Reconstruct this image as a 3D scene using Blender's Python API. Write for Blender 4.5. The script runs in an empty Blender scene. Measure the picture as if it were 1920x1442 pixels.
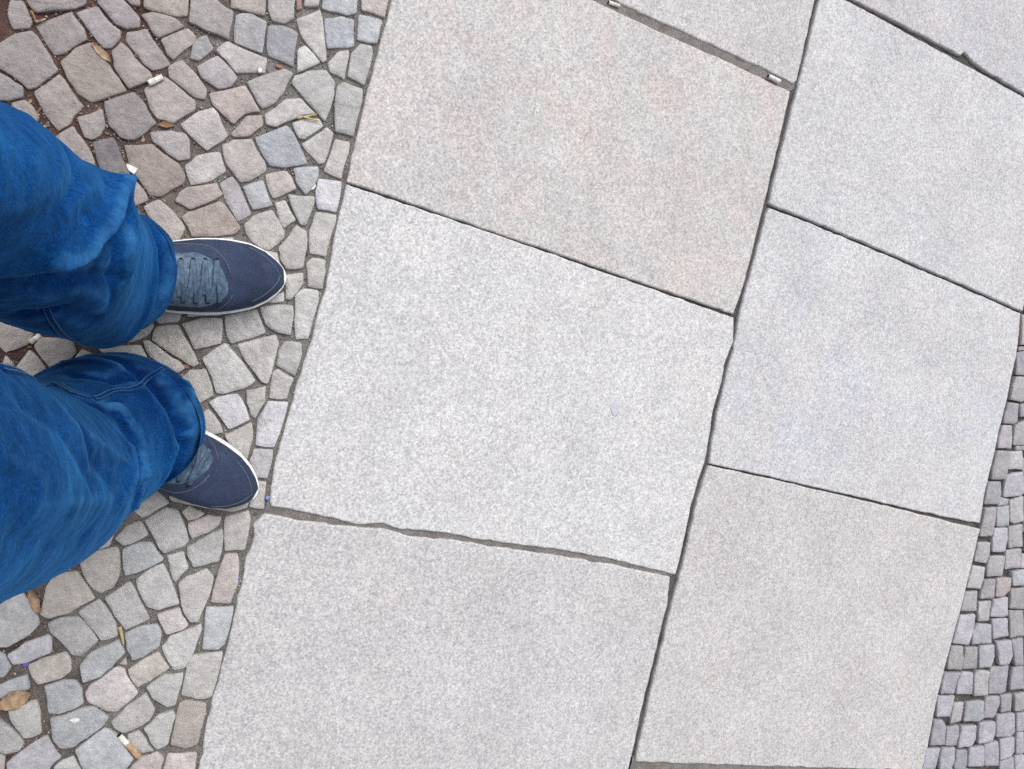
import bpy, math, random
import numpy as np
from mathutils import Matrix, Vector, noise as mnoise

random.seed(7)
scn = bpy.context.scene
COL = scn.collection
CAM_ROT=[[0.899155, -0.221119, -0.377659], [0.229687, 0.972997, -0.022835], [0.37251, -0.066212, 0.925663]]

# ---------------------------------------------------------------- camera, sky, sun, exposure
camd = bpy.data.cameras.new('camera'); cam = bpy.data.objects.new('camera', camd); COL.objects.link(cam)
M = Matrix(CAM_ROT).to_4x4(); M.translation = (0, 0, 1.2)
cam.matrix_world = M
camd.sensor_fit = 'HORIZONTAL'; camd.sensor_width = 36.0; camd.lens = 36.0 * 1442 / 1920
camd.clip_start = 0.02; camd.clip_end = 2000
scn.camera = cam

SUN_EL, SUN_AZ = math.radians(57), math.radians(82)      # azimuth measured from +X towards +Y
world = bpy.data.worlds.new('World'); scn.world = world; world.use_nodes = True
wn, wl = world.node_tree.nodes, world.node_tree.links
wn.clear()
sky = wn.new('ShaderNodeTexSky'); sky.sky_type = 'NISHITA'; sky.sun_disc = False
sky.sun_elevation = SUN_EL; sky.sun_rotation = math.pi / 2 - SUN_AZ
sky.air_density = 1.0; sky.dust_density = 4.0; sky.ozone_density = 1.0
hs = wn.new('ShaderNodeHueSaturation'); hs.inputs['Saturation'].default_value = 0.22   # grey overcast
bg = wn.new('ShaderNodeBackground'); bg.inputs['Strength'].default_value = 0.15
wo = wn.new('ShaderNodeOutputWorld')
wl.new(sky.outputs[0], hs.inputs['Color']); wl.new(hs.outputs[0], bg.inputs['Color']); wl.new(bg.outputs[0], wo.inputs[0])

sund = bpy.data.lights.new('sun', 'SUN'); sund.energy = 1.15; sund.angle = math.radians(45); sund.color = (1.0, 0.985, 0.965)
sun = bpy.data.objects.new('sun', sund); COL.objects.link(sun)
sdir = Vector((math.cos(SUN_EL) * math.cos(SUN_AZ), math.cos(SUN_EL) * math.sin(SUN_AZ), math.sin(SUN_EL)))
sun.rotation_euler = sdir.to_track_quat('Z', 'Y').to_euler(); sun.location = sdir * 20

vs = scn.view_settings
vs.view_transform = 'Standard'; vs.look = 'None'; vs.gamma = 1.0; vs.use_curve_mapping = False
vs.exposure = 0.42
scn.cycles.use_denoising = False

# ---------------------------------------------------------------- measured plan of the place (metres)
COBBLES=[
('g',[(-0.3195,0.3402),(-0.3088,0.324),(-0.2926,0.3328),(-0.2937,0.341),(-0.3061,0.3645),(-0.3198,0.3586)]),
('g',[(-0.2908,0.3587),(-0.2862,0.36),(-0.2505,0.3787),(-0.2387,0.3888),(-0.2396,0.3928),(-0.3027,0.3659)]),
('g',[(-0.2802,0.335),(-0.2574,0.3124),(-0.2485,0.3174),(-0.2293,0.3456),(-0.2316,0.3565),(-0.2468,0.3678),(-0.2546,0.3689),(-0.2818,0.3423)]),
('v',[(-0.243,0.3708),(-0.2296,0.3588),(-0.205,0.3437),(-0.1957,0.3459),(-0.1912,0.3611),(-0.1918,0.3698),(-0.202,0.3746),(-0.2196,0.3895),(-0.2264,0.3911),(-0.2439,0.3748)]),
('v',[(-0.2128,0.3879),(-0.1988,0.3774),(-0.1843,0.3774),(-0.1699,0.3849),(-0.1724,0.3959),(-0.2012,0.4122),(-0.222,0.4062),(-0.2244,0.3964)]),
('y',[(-0.169,0.4139),(-0.1505,0.4126),(-0.1268,0.4172),(-0.1155,0.4227),(-0.1209,0.4496),(-0.1721,0.4276)]),
('p',[(-0.1849,0.4101),(-0.1776,0.4132),(-0.1794,0.4275),(-0.1964,0.4202)]),
('w',[(-0.1527,0.3859),(-0.1446,0.3801),(-0.1221,0.4023),(-0.1186,0.4083),(-0.1301,0.4135),(-0.1595,0.4103),(-0.1702,0.4013)]),
('w',[(-0.1283,0.3623),(-0.1205,0.3585),(-0.0979,0.3914),(-0.0986,0.4004),(-0.1116,0.4051),(-0.1371,0.3832),(-0.1393,0.3747)]),
('g',[(-0.1794,0.3615),(-0.1724,0.3538),(-0.153,0.3389),(-0.1415,0.3358),(-0.1261,0.3464),(-0.1248,0.353),(-0.1408,0.3634),(-0.1618,0.3844),(-0.1815,0.3711)]),
('w',[(-0.1861,0.3199),(-0.1678,0.303),(-0.1619,0.3008),(-0.1399,0.3228),(-0.1452,0.3283),(-0.1573,0.3342),(-0.1754,0.3496),(-0.1858,0.3544),(-0.193,0.3395)]),
('y',[(-0.2342,0.2864),(-0.2198,0.2729),(-0.2033,0.268),(-0.193,0.2741),(-0.1696,0.2933),(-0.1693,0.2979),(-0.1782,0.308),(-0.1981,0.3212),(-0.2213,0.3386),(-0.2357,0.3284),(-0.2461,0.3037)]),
('g',[(-0.3195,0.2734),(-0.3074,0.2725),(-0.2955,0.2671),(-0.2762,0.2565),(-0.2678,0.2605),(-0.2499,0.2921),(-0.2645,0.3052),(-0.2819,0.3228),(-0.2884,0.3302),(-0.3062,0.3172),(-0.3231,0.2904)]),
('b',[(-0.3103,0.2301),(-0.2944,0.2339),(-0.2808,0.244),(-0.2814,0.2524),(-0.2862,0.2578),(-0.3024,0.2601),(-0.3173,0.2629)]),
('w',[(-0.2805,0.214),(-0.2629,0.2117),(-0.2604,0.2227),(-0.2701,0.2336),(-0.2774,0.2395),(-0.2902,0.2312)]),
('w',[(-0.2503,0.2337),(-0.2358,0.2186),(-0.2294,0.2179),(-0.2215,0.2281),(-0.2215,0.2399),(-0.2141,0.2558),(-0.2301,0.2675),(-0.2417,0.2806),(-0.247,0.2874),(-0.2695,0.254)]),
('g',[(-0.2001,0.2181),(-0.192,0.2165),(-0.1863,0.226),(-0.1824,0.2408),(-0.1869,0.2555),(-0.1934,0.2583),(-0.2137,0.2391)]),
('d',[(-0.1842,0.258),(-0.1757,0.2432),(-0.1592,0.2342),(-0.1437,0.2366),(-0.1318,0.25),(-0.1242,0.2648),(-0.1362,0.2757),(-0.1499,0.2887),(-0.1579,0.2947),(-0.1881,0.2699)]),
('w',[(-0.1399,0.2985),(-0.1308,0.2822),(-0.1208,0.2737),(-0.1031,0.2748),(-0.0796,0.3011),(-0.0818,0.3111),(-0.0977,0.319),(-0.1236,0.3291),(-0.1286,0.3271),(-0.1409,0.3088)]),
('w',[(-0.1204,0.3334),(-0.1051,0.327),(-0.0822,0.3187),(-0.0714,0.3212),(-0.0717,0.332),(-0.0915,0.3476),(-0.1097,0.3598),(-0.1248,0.3469)]),
('w',[(-0.227,0.1955),(-0.2067,0.1834),(-0.1863,0.1786),(-0.1833,0.1855),(-0.1905,0.1979),(-0.2055,0.2133),(-0.2172,0.2261),(-0.2335,0.202)]),
('D',[(-0.1791,0.1929),(-0.1669,0.1792),(-0.1516,0.176),(-0.1384,0.1857),(-0.144,0.1959),(-0.1589,0.2088),(-0.169,0.2248),(-0.1905,0.2127)]),
('g',[(-0.1214,0.2401),(-0.0966,0.2274),(-0.0833,0.2242),(-0.0702,0.2318),(-0.0774,0.2572),(-0.0839,0.2641),(-0.1007,0.2581),(-0.1257,0.25)]),
('k',[(-0.1416,0.1967),(-0.1221,0.1821),(-0.1075,0.1656),(-0.095,0.1712),(-0.0703,0.1978),(-0.0706,0.2085),(-0.0823,0.22),(-0.1065,0.2285),(-0.1205,0.2358),(-0.1502,0.2209)]),
('w',[(-0.1428,0.1602),(-0.1328,0.1393),(-0.1288,0.1391),(-0.1088,0.1591),(-0.1215,0.1732),(-0.1338,0.1797),(-0.1447,0.1746)]),
('l',[(-0.1297,0.1191),(-0.1133,0.1182),(-0.0993,0.1225),(-0.118,0.1394),(-0.136,0.1292)]),
('w',[(-0.0954,0.1237),(-0.077,0.1155),(-0.0606,0.1174),(-0.0547,0.1347),(-0.0694,0.144),(-0.0844,0.1547),(-0.0955,0.1611),(-0.1104,0.1479)]),
('g',[(-0.1115,0.4166),(-0.0903,0.4162),(-0.0637,0.413),(-0.0579,0.4162),(-0.0587,0.4386),(-0.061,0.4517),(-0.0814,0.4525),(-0.0947,0.4608),(-0.1179,0.4509)]),
('y',[(-0.062,0.456),(-0.0467,0.4593),(-0.0269,0.4636),(-0.02,0.4658),(-0.0264,0.4933),(-0.0679,0.4754),(-0.0663,0.462)]),
('g',[(-0.0165,0.4736),(-0.0071,0.4624),(0.0091,0.4643),(0.0173,0.4718),(0.0198,0.4808),(0.0143,0.5107),(-0.0209,0.4956)]),
('r',[(0.0205,0.4876),(0.0269,0.4935),(0.0213,0.5137),(0.0157,0.5113)]),
('w',[(0.029,0.4976),(0.0479,0.5072),(0.0447,0.5238),(0.0249,0.5153)]),
('b',[(0.0543,0.5067),(0.0624,0.5093),(0.0919,0.5135),(0.1043,0.5195),(0.0985,0.5469),(0.0497,0.5259)]),
('p',[(0.1112,0.5282),(0.1409,0.529),(0.1457,0.5335),(0.1452,0.5669),(0.1045,0.5495)]),
('b',[(-0.0551,0.4291),(-0.0501,0.4107),(-0.0147,0.4107),(-0.0116,0.4168),(-0.0152,0.4518),(-0.0178,0.4564),(-0.0379,0.4598),(-0.0537,0.4516),(-0.0564,0.4442)]),
('B',[(-0.0057,0.4207),(-0.0013,0.4113),(0.0299,0.4084),(0.0343,0.4125),(0.0302,0.4529),(0.0274,0.4582),(0.0074,0.4588),(-0.0115,0.4518)]),
('w',[(0.0373,0.4558),(0.073,0.431),(0.077,0.4343),(0.0703,0.4594),(0.0564,0.4945),(0.0516,0.5015),(0.0231,0.4766)]),
('B',[(0.0678,0.4698),(0.0746,0.4513),(0.1036,0.4646),(0.1111,0.4709),(0.1016,0.5068),(0.0845,0.5038),(0.0607,0.4931)]),
('b',[(0.1141,0.4821),(0.1299,0.4851),(0.1408,0.4879),(0.1447,0.4928),(0.1426,0.5222),(0.1388,0.5239),(0.1069,0.5189)]),
('l',[(0.0417,0.4009),(0.0499,0.4089),(0.0687,0.426),(0.0651,0.4312),(0.0436,0.4421),(0.0346,0.4344)]),
('w',[(0.0868,0.42),(0.105,0.418),(0.1089,0.422),(0.1084,0.4516),(0.1058,0.4622),(0.0918,0.4532),(0.0808,0.4317)]),
('g',[(0.1123,0.4283),(0.1138,0.4222),(0.134,0.42),(0.1397,0.4239),(0.1407,0.4611),(0.1362,0.4794),(0.1204,0.4763),(0.1099,0.4588)]),
('l',[(-0.0539,0.3826),(-0.0379,0.37),(-0.0052,0.3827),(-0,0.3863),(-0.0034,0.4041),(-0.0133,0.4049),(-0.0538,0.4077),(-0.0619,0.4052),(-0.0697,0.3919)]),
('v',[(-0.0793,0.3493),(-0.0556,0.3397),(-0.0406,0.3501),(-0.0365,0.3611),(-0.0402,0.3675),(-0.0575,0.3796),(-0.0671,0.3836),(-0.0858,0.3591)]),
('b',[(-0.0981,0.3697),(-0.09,0.3714),(-0.0769,0.389),(-0.076,0.3941),(-0.0874,0.4034),(-0.0964,0.3997),(-0.1016,0.3853)]),
('g',[(0.0005,0.3387),(0.0074,0.3349),(0.0203,0.3509),(0.0271,0.3679),(0.036,0.3987),(0.0247,0.3975),(0.0007,0.3834),(-0.0193,0.363)]),
('g',[(0.0865,0.3543),(0.0959,0.3479),(0.1006,0.3891),(0.0963,0.4073),(0.0804,0.42),(0.056,0.4097),(0.0406,0.3956),(0.0384,0.3851)]),
('g',[(0.1064,0.3748),(0.1159,0.3386),(0.1368,0.3395),(0.1418,0.3463),(0.1425,0.3949),(0.1377,0.4114),(0.1101,0.4101),(0.1018,0.4044)]),
('p',[(-0.0577,0.317),(-0.0276,0.2999),(-0.0225,0.3033),(-0.014,0.3175),(0.0043,0.3289),(-0.0118,0.3468),(-0.0227,0.3553),(-0.0639,0.3287)]),
('l',[(-0.0739,0.263),(-0.0545,0.2527),(-0.0479,0.255),(-0.0344,0.2723),(-0.029,0.2805),(-0.0494,0.306),(-0.0564,0.3113),(-0.0732,0.2973),(-0.0892,0.2745)]),
('p',[(-0.0205,0.2819),(-0.0021,0.2917),(0.0108,0.3074),(0.0139,0.3133),(0.0084,0.3241),(-0.0109,0.317),(-0.0253,0.2834)]),
('w',[(0.0171,0.3129),(0.03,0.3159),(0.0571,0.3387),(0.0804,0.3529),(0.0705,0.355),(0.0556,0.3649),(0.0376,0.3557),(0.0126,0.3256)]),
('l',[(0.0656,0.3093),(0.0728,0.3118),(0.0911,0.3347),(0.0919,0.3415),(0.0868,0.3462),(0.0621,0.3372),(0.0527,0.3274)]),
('B',[(0.0207,0.2706),(0.0357,0.2582),(0.0531,0.2625),(0.084,0.2771),(0.0827,0.2823),(0.0562,0.3153),(0.0455,0.3212),(0.0096,0.2891)]),
('w',[(0.0824,0.2969),(0.1029,0.2843),(0.1103,0.2869),(0.1119,0.3204),(0.1105,0.3331),(0.1017,0.3365),(0.0891,0.3222),(0.0716,0.3029)]),
('w',[(0.1129,0.2894),(0.1143,0.2767),(0.1346,0.2728),(0.1386,0.2766),(0.1381,0.313),(0.1363,0.3273),(0.1172,0.3255)]),
('w',[(-0.0231,0.2413),(-0.0092,0.2318),(0.0021,0.2214),(0.0125,0.228),(0.0318,0.2488),(0.029,0.2607),(0.0127,0.2726),(0.0025,0.2842),(-0.0194,0.2765),(-0.0328,0.2647)]),
('l',[(-0.0623,0.1985),(-0.0554,0.1992),(-0.0357,0.2135),(-0.0231,0.2287),(-0.0235,0.2333),(-0.0325,0.2506),(-0.0372,0.2521),(-0.0596,0.2366),(-0.0728,0.2197)]),
('b',[(0.0785,0.2467),(0.0908,0.2345),(0.0963,0.2346),(0.1004,0.2474),(0.1035,0.2681),(0.1013,0.2773),(0.0689,0.2646)]),
('V',[(0.1096,0.2423),(0.1169,0.2183),(0.139,0.2203),(0.1439,0.2236),(0.1429,0.2448),(0.1395,0.2661),(0.1068,0.261)]),
('p',[(0.0377,0.23),(0.0489,0.2144),(0.0548,0.2155),(0.0622,0.2235),(0.077,0.2365),(0.067,0.2494),(0.0579,0.2552),(0.0332,0.2429)]),
('b',[(0.019,0.1999),(0.0277,0.1883),(0.0478,0.1995),(0.05,0.2067),(0.0376,0.2235),(0.031,0.2326),(0.0079,0.2154)]),
('v',[(-0.01,0.1905),(0.0085,0.168),(0.0157,0.1686),(0.0241,0.1776),(0.0241,0.184),(0.0007,0.2146),(-0.0106,0.2251),(-0.0234,0.2106)]),
('p',[(-0.0571,0.163),(-0.0515,0.1632),(-0.0334,0.1783),(-0.0192,0.1923),(-0.0198,0.2015),(-0.0286,0.2081),(-0.063,0.189),(-0.0692,0.1792),(-0.0725,0.1688)]),
('k',[(-0.0482,0.1363),(-0.0422,0.1288),(-0.0168,0.1373),(0.0098,0.1493),(0.0139,0.157),(-0.009,0.1798),(-0.0175,0.185),(-0.0388,0.1703),(-0.0555,0.1557),(-0.0594,0.1483)]),
('g',[(0.087,0.1974),(0.0975,0.186),(0.1031,0.1893),(0.1077,0.2236),(0.107,0.2332),(0.0697,0.2244)]),
('w',[(0.0624,0.1896),(0.0733,0.1761),(0.0792,0.1771),(0.0877,0.1878),(0.0877,0.1943),(0.0677,0.2132),(0.0553,0.2068)]),
('w',[(0.0279,0.1549),(0.0377,0.1451),(0.0539,0.1403),(0.0654,0.1438),(0.0792,0.1608),(0.0763,0.1697),(0.0577,0.1898),(0.052,0.1944),(0.0315,0.1783),(0.0227,0.1644)]),
('w',[(0.113,0.1809),(0.1217,0.1507),(0.1376,0.1513),(0.1427,0.1569),(0.1413,0.1697),(0.1472,0.2063),(0.1448,0.2164),(0.1156,0.2105)]),
('w',[(0.0841,0.1299),(0.0942,0.1198),(0.1149,0.1257),(0.1125,0.1562),(0.107,0.1791),(0.0949,0.1836),(0.0898,0.1787),(0.0776,0.1442)]),
('w',[(0.1297,0.1006),(0.1411,0.0996),(0.1502,0.1021),(0.149,0.1275),(0.1435,0.1441),(0.1266,0.1408),(0.1187,0.1336)]),
('l',[(0.1237,0.0383),(0.1314,0.0189),(0.1463,0.0235),(0.1484,0.0826),(0.1462,0.0985),(0.1236,0.0923),(0.1132,0.0829)]),
('g',[(0.0836,0.0296),(0.1007,0.0226),(0.1191,0.024),(0.1193,0.0535),(0.1146,0.0669),(0.0931,0.062),(0.0693,0.0516)]),
('g',[(0.0357,0.0013),(0.0425,-0.0089),(0.0662,0.0058),(0.0806,0.0159),(0.0807,0.0223),(0.0657,0.0474),(0.0253,0.0272)]),
('w',[(0.1017,0.0716),(0.1087,0.0752),(0.1178,0.1038),(0.1164,0.1165),(0.0953,0.1057)]),
('l',[(0.0995,0.0678),(0.101,0.0714),(0.0974,0.0835),(0.0747,0.0611)]),
('w',[(-0.0073,-0.0283),(0.0002,-0.0296),(0.0234,-0.016),(0.0283,-0.0085),(0.0222,0.0216),(-0.0037,0.0133),(-0.0281,0.0007)]),
('y',[(-0.0589,-0.0321),(-0.042,-0.0387),(-0.0189,-0.047),(-0.0003,-0.0535),(0.0032,-0.0496),(-0.0064,-0.0331),(-0.0232,-0.0154),(-0.0333,-0.0024),(-0.0575,-0.0133),(-0.0608,-0.0264)]),
('w',[(-0.0668,-0.0463),(-0.0583,-0.0534),(-0.0398,-0.0613),(-0.019,-0.0657),(-0.0132,-0.0597),(-0.0203,-0.0536),(-0.0404,-0.046),(-0.0641,-0.0334),(-0.0707,-0.035)]),
('l',[(-0.1115,-0.0648),(-0.0655,-0.0582),(-0.0638,-0.0532),(-0.0733,-0.0418),(-0.121,-0.0581)]),
('l',[(0.0269,-0.0644),(0.0391,-0.0854),(0.0479,-0.085),(0.074,-0.068),(0.0849,-0.0559),(0.0602,-0.0344),(0.0369,-0.0145),(0.0296,-0.0179),(0.0121,-0.0411)]),
('w',[(0.0674,-0.0262),(0.0983,-0.0544),(0.1049,-0.0561),(0.1062,-0.0283),(0.1053,0.0056),(0.1004,0.0166),(0.0707,-0.0014),(0.0514,-0.0093)]),
('g',[(0.1121,-0.0269),(0.1379,-0.0363),(0.1422,-0.0345),(0.1409,-0.002),(0.1382,0.013),(0.1178,0.0087),(0.1096,-0.0031)]),
('w',[(0.1129,-0.0771),(0.1369,-0.0726),(0.1403,-0.0399),(0.1148,-0.0319),(0.1083,-0.0375)]),
('w',[(0.0047,-0.0884),(0.0174,-0.106),(0.0342,-0.0897),(0.0318,-0.0791),(0.0197,-0.0582),(0.0145,-0.0547),(-0.001,-0.0631),(-0.0085,-0.0742)]),
('V',[(0.064,-0.1293),(0.0704,-0.1312),(0.0856,-0.1185),(0.0914,-0.114),(0.0807,-0.097),(0.0669,-0.0832),(0.0436,-0.0923),(0.0331,-0.101)]),
('w',[(0.085,-0.0896),(0.0937,-0.1071),(0.0987,-0.1093),(0.1081,-0.083),(0.1049,-0.0659),(0.1016,-0.0618),(0.0815,-0.0743)]),
('V',[(0.1057,-0.1127),(0.111,-0.1488),(0.1326,-0.1486),(0.1366,-0.1454),(0.1402,-0.1005),(0.1397,-0.0777),(0.1125,-0.082)]),
('w',[(0.035,-0.1385),(0.049,-0.1419),(0.059,-0.1399),(0.0505,-0.1289),(0.0337,-0.1135),(0.0253,-0.1216)]),
('w',[(0.0803,-0.1612),(0.1028,-0.173),(0.1008,-0.1379),(0.0972,-0.1225),(0.091,-0.1222),(0.0661,-0.1449)]),
('v',[(0.1061,-0.174),(0.1206,-0.1972),(0.1355,-0.1945),(0.1357,-0.1619),(0.135,-0.1522),(0.1098,-0.1571)]),
('w',[(0.1243,-0.2213),(0.1231,-0.2425),(0.1397,-0.2406),(0.1403,-0.2364),(0.1356,-0.203),(0.1235,-0.2044)]),
('w',[(0.0947,-0.2777),(0.1039,-0.3115),(0.1286,-0.3064),(0.1245,-0.2617),(0.1216,-0.2492),(0.0929,-0.2635)]),
('g',[(-0.0007,-0.3001),(0.0139,-0.3213),(0.0222,-0.3263),(0.0452,-0.3136),(0.0491,-0.3052),(0.0321,-0.2748),(0.0242,-0.2651),(0.0094,-0.2628),(-0.0138,-0.2852)]),
('p',[(0.0426,-0.2763),(0.0535,-0.273),(0.0628,-0.262),(0.0399,-0.2578),(0.0329,-0.2652)]),
('p',[(0.0471,-0.2897),(0.0541,-0.3013),(0.0733,-0.2889),(0.0838,-0.2761),(0.0857,-0.2647),(0.0678,-0.2643),(0.0574,-0.2708),(0.0433,-0.2793)]),
('g',[(0.054,-0.3266),(0.0656,-0.3392),(0.0778,-0.3343),(0.0955,-0.3271),(0.0971,-0.3013),(0.0932,-0.2843),(0.087,-0.2836),(0.0672,-0.3009),(0.0505,-0.3144)]),
('w',[(-0.033,-0.3234),(-0.0159,-0.3132),(-0.0061,-0.3041),(-0.0135,-0.2928),(-0.0189,-0.2875),(-0.033,-0.2989),(-0.043,-0.3157)]),
('w',[(-0.0175,-0.2811),(-0.0036,-0.268),(0.0104,-0.2548),(-0.0063,-0.2437),(-0.0309,-0.271)]),
('b',[(-0.0295,-0.3424),(-0.0201,-0.3634),(0.0001,-0.3538),(0.0193,-0.3388),(0.0179,-0.3327),(0.0016,-0.3164),(-0.0108,-0.3175),(-0.0315,-0.3305)]),
('l',[(0.0355,-0.3538),(0.0442,-0.3668),(0.0481,-0.3647),(0.0545,-0.3481),(0.0531,-0.3389),(0.0458,-0.3226),(0.0276,-0.3314)]),
('p',[(0.1036,-0.356),(0.1023,-0.3898),(0.1278,-0.3892),(0.13,-0.3591),(0.1254,-0.3355),(0.1201,-0.3161),(0.1056,-0.3189)]),
('l',[(0.0054,-0.3903),(0.0173,-0.4059),(0.0318,-0.4074),(0.056,-0.3999),(0.056,-0.3936),(0.0428,-0.3732),(0.0327,-0.3542),(0.0234,-0.3445),(0.0072,-0.3544),(-0.0031,-0.3712)]),
('w',[(0.0575,-0.3871),(0.0687,-0.4111),(0.0797,-0.421),(0.0883,-0.42),(0.0932,-0.3956),(0.0948,-0.3667),(0.0927,-0.3542),(0.0832,-0.3451),(0.0587,-0.3602),(0.0505,-0.3691)]),
('b',[(0.101,-0.4298),(0.1062,-0.4596),(0.1272,-0.4593),(0.1328,-0.4507),(0.136,-0.4085),(0.1335,-0.3942),(0.0961,-0.3985)]),
('g',[(-0.0214,-0.4257),(-0.009,-0.4381),(-0.0002,-0.4403),(0.0165,-0.4277),(0.0193,-0.4212),(0.0074,-0.4055),(-0.0068,-0.3856),(-0.0142,-0.3773),(-0.0377,-0.4016)]),
('q',[(0.0446,-0.4325),(0.0516,-0.4444),(0.0711,-0.4345),(0.0754,-0.4277),(0.0634,-0.4133),(0.0599,-0.4042),(0.0356,-0.4179)]),
('b',[(0.0037,-0.4707),(0.0149,-0.4836),(0.0277,-0.4778),(0.0459,-0.4637),(0.0425,-0.4422),(0.0348,-0.4336),(0.0158,-0.4371),(-0.0016,-0.4497)]),
('l',[(0.0616,-0.4827),(0.0729,-0.4943),(0.0869,-0.4916),(0.0928,-0.4657),(0.097,-0.4319),(0.0941,-0.4258),(0.0775,-0.437),(0.0565,-0.447),(0.048,-0.4635)]),
('o',[(0.0206,-0.517),(0.0294,-0.5248),(0.0425,-0.5137),(0.0594,-0.4999),(0.0665,-0.493),(0.0556,-0.483),(0.0462,-0.4728),(0.0304,-0.4851),(0.0115,-0.5007)]),
('w',[(0.0894,-0.4974),(0.0913,-0.5321),(0.1169,-0.5344),(0.1345,-0.5324),(0.1363,-0.4808),(0.1338,-0.4633),(0.0882,-0.473)]),
('g',[(0.0536,-0.5379),(0.0774,-0.5481),(0.0859,-0.5467),(0.0886,-0.5134),(0.0867,-0.4985),(0.0604,-0.5045),(0.0435,-0.5246)]),
('k',[(0.0914,-0.5843),(0.0934,-0.6064),(0.1158,-0.6078),(0.1277,-0.6016),(0.1299,-0.5583),(0.1266,-0.5441),(0.0992,-0.5411),(0.0913,-0.5448)]),
('w',[(0.0159,-0.5837),(0.0269,-0.5892),(0.0373,-0.5856),(0.0541,-0.5722),(0.057,-0.5564),(0.0497,-0.546),(0.0426,-0.5332),(0.0232,-0.5539),(0.0095,-0.5763)]),
('g',[(0.0656,-0.6045),(0.076,-0.6126),(0.0888,-0.605),(0.09,-0.5844),(0.0908,-0.5622),(0.0851,-0.5563),(0.0686,-0.5667),(0.0572,-0.5799),(0.0565,-0.5893)]),
('w',[(0.0407,-0.6072),(0.0571,-0.6173),(0.0669,-0.6169),(0.0687,-0.6122),(0.0557,-0.5987),(0.0451,-0.5891),(0.0373,-0.5918),(0.0351,-0.5981)]),
('p',[(0.0492,-0.6519),(0.0863,-0.6523),(0.0855,-0.6421),(0.0883,-0.6287),(0.0774,-0.6189),(0.0598,-0.6297),(0.0501,-0.6433)]),
('p',[(0.0936,-0.6395),(0.0942,-0.6553),(0.1337,-0.6541),(0.1336,-0.6406),(0.1302,-0.6191),(0.0941,-0.6221)]),
('p',[(0.0081,-0.4933),(0.005,-0.4843),(-0.0006,-0.4932)]),
('y',[(-0.0724,-0.3724),(-0.0581,-0.3887),(-0.0478,-0.3927),(-0.0361,-0.3844),(-0.0324,-0.3641),(-0.0356,-0.337),(-0.0412,-0.3302),(-0.0658,-0.3413),(-0.0782,-0.3581)]),
('o',[(-0.1113,-0.4339),(-0.1035,-0.4345),(-0.0818,-0.4261),(-0.0582,-0.4068),(-0.0555,-0.4005),(-0.0695,-0.3856),(-0.0833,-0.3708),(-0.1053,-0.3781),(-0.1119,-0.3953),(-0.1142,-0.4268)]),
('l',[(-0.1589,-0.4828),(-0.1449,-0.4785),(-0.1257,-0.462),(-0.1157,-0.4462),(-0.1189,-0.4347),(-0.1356,-0.4159),(-0.1424,-0.4079),(-0.1713,-0.4361)]),
('g',[(-0.0972,-0.4576),(-0.0713,-0.4745),(-0.0622,-0.4857),(-0.0534,-0.4834),(-0.0383,-0.4669),(-0.0356,-0.4606),(-0.055,-0.4398),(-0.0662,-0.4312),(-0.0898,-0.4375),(-0.0997,-0.446)]),
('g',[(-0.0415,-0.452),(-0.0313,-0.4617),(-0.0149,-0.4524),(-0.0196,-0.4345),(-0.0375,-0.4151),(-0.0474,-0.4071),(-0.0676,-0.4245)]),
('V',[(-0.1317,-0.5052),(-0.1167,-0.498),(-0.095,-0.4857),(-0.0915,-0.4779),(-0.0937,-0.4647),(-0.0981,-0.4592),(-0.1214,-0.4763),(-0.1418,-0.4929)]),
('b',[(-0.1498,-0.5256),(-0.14,-0.519),(-0.1323,-0.5081),(-0.1446,-0.4916),(-0.158,-0.487)]),
('o',[(-0.1077,-0.5164),(-0.0979,-0.526),(-0.089,-0.5253),(-0.0698,-0.5179),(-0.063,-0.5068),(-0.0652,-0.4905),(-0.0721,-0.4828),(-0.0982,-0.4949),(-0.1114,-0.5049)]),
('b',[(-0.0427,-0.5142),(-0.0338,-0.5181),(-0.0215,-0.5126),(-0.0114,-0.4964),(0.0002,-0.4801),(0.0015,-0.4738),(-0.0096,-0.461),(-0.0284,-0.475),(-0.04,-0.4837),(-0.0473,-0.4995)]),
('q',[(-0.0273,-0.548),(-0.0015,-0.5601),(0.0094,-0.5594),(0.0239,-0.543),(0.0301,-0.5333),(0.0178,-0.5156),(0.0059,-0.4996),(-0.004,-0.4989),(-0.0094,-0.5055),(-0.0289,-0.5283),(-0.0339,-0.5393)]),
('b',[(-0.0772,-0.5498),(-0.0721,-0.5675),(-0.0615,-0.5683),(-0.0448,-0.5597),(-0.0372,-0.5517),(-0.0437,-0.534),(-0.0526,-0.5241),(-0.0659,-0.5236),(-0.0862,-0.5326)]),
('b',[(-0.0612,-0.6058),(-0.0486,-0.6157),(-0.0331,-0.6135),(-0.0188,-0.5992),(-0.0046,-0.5832),(-0.0005,-0.5707),(-0.02,-0.5566),(-0.031,-0.5619),(-0.055,-0.5739),(-0.0686,-0.5777)]),
('b',[(-0.0202,-0.6357),(-0.0032,-0.658),(0.0303,-0.654),(0.0386,-0.6414),(0.0443,-0.6287),(0.0277,-0.6108),(0.0147,-0.596),(0.0005,-0.5875),(-0.0151,-0.6036),(-0.0291,-0.6194)]),
('w',[(-0.1134,-0.5847),(-0.0999,-0.6002),(-0.0917,-0.6028),(-0.0802,-0.5963),(-0.0888,-0.5685),(-0.0945,-0.554),(-0.109,-0.5638),(-0.1206,-0.5689)]),
('b',[(-0.1443,-0.5515),(-0.1199,-0.5424),(-0.1077,-0.5342),(-0.1124,-0.5183),(-0.1289,-0.5299),(-0.1468,-0.54)]),
('g',[(-0.1296,-0.6207),(-0.1138,-0.6244),(-0.0993,-0.6209),(-0.0987,-0.612),(-0.1153,-0.5936),(-0.1385,-0.5788)]),
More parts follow.
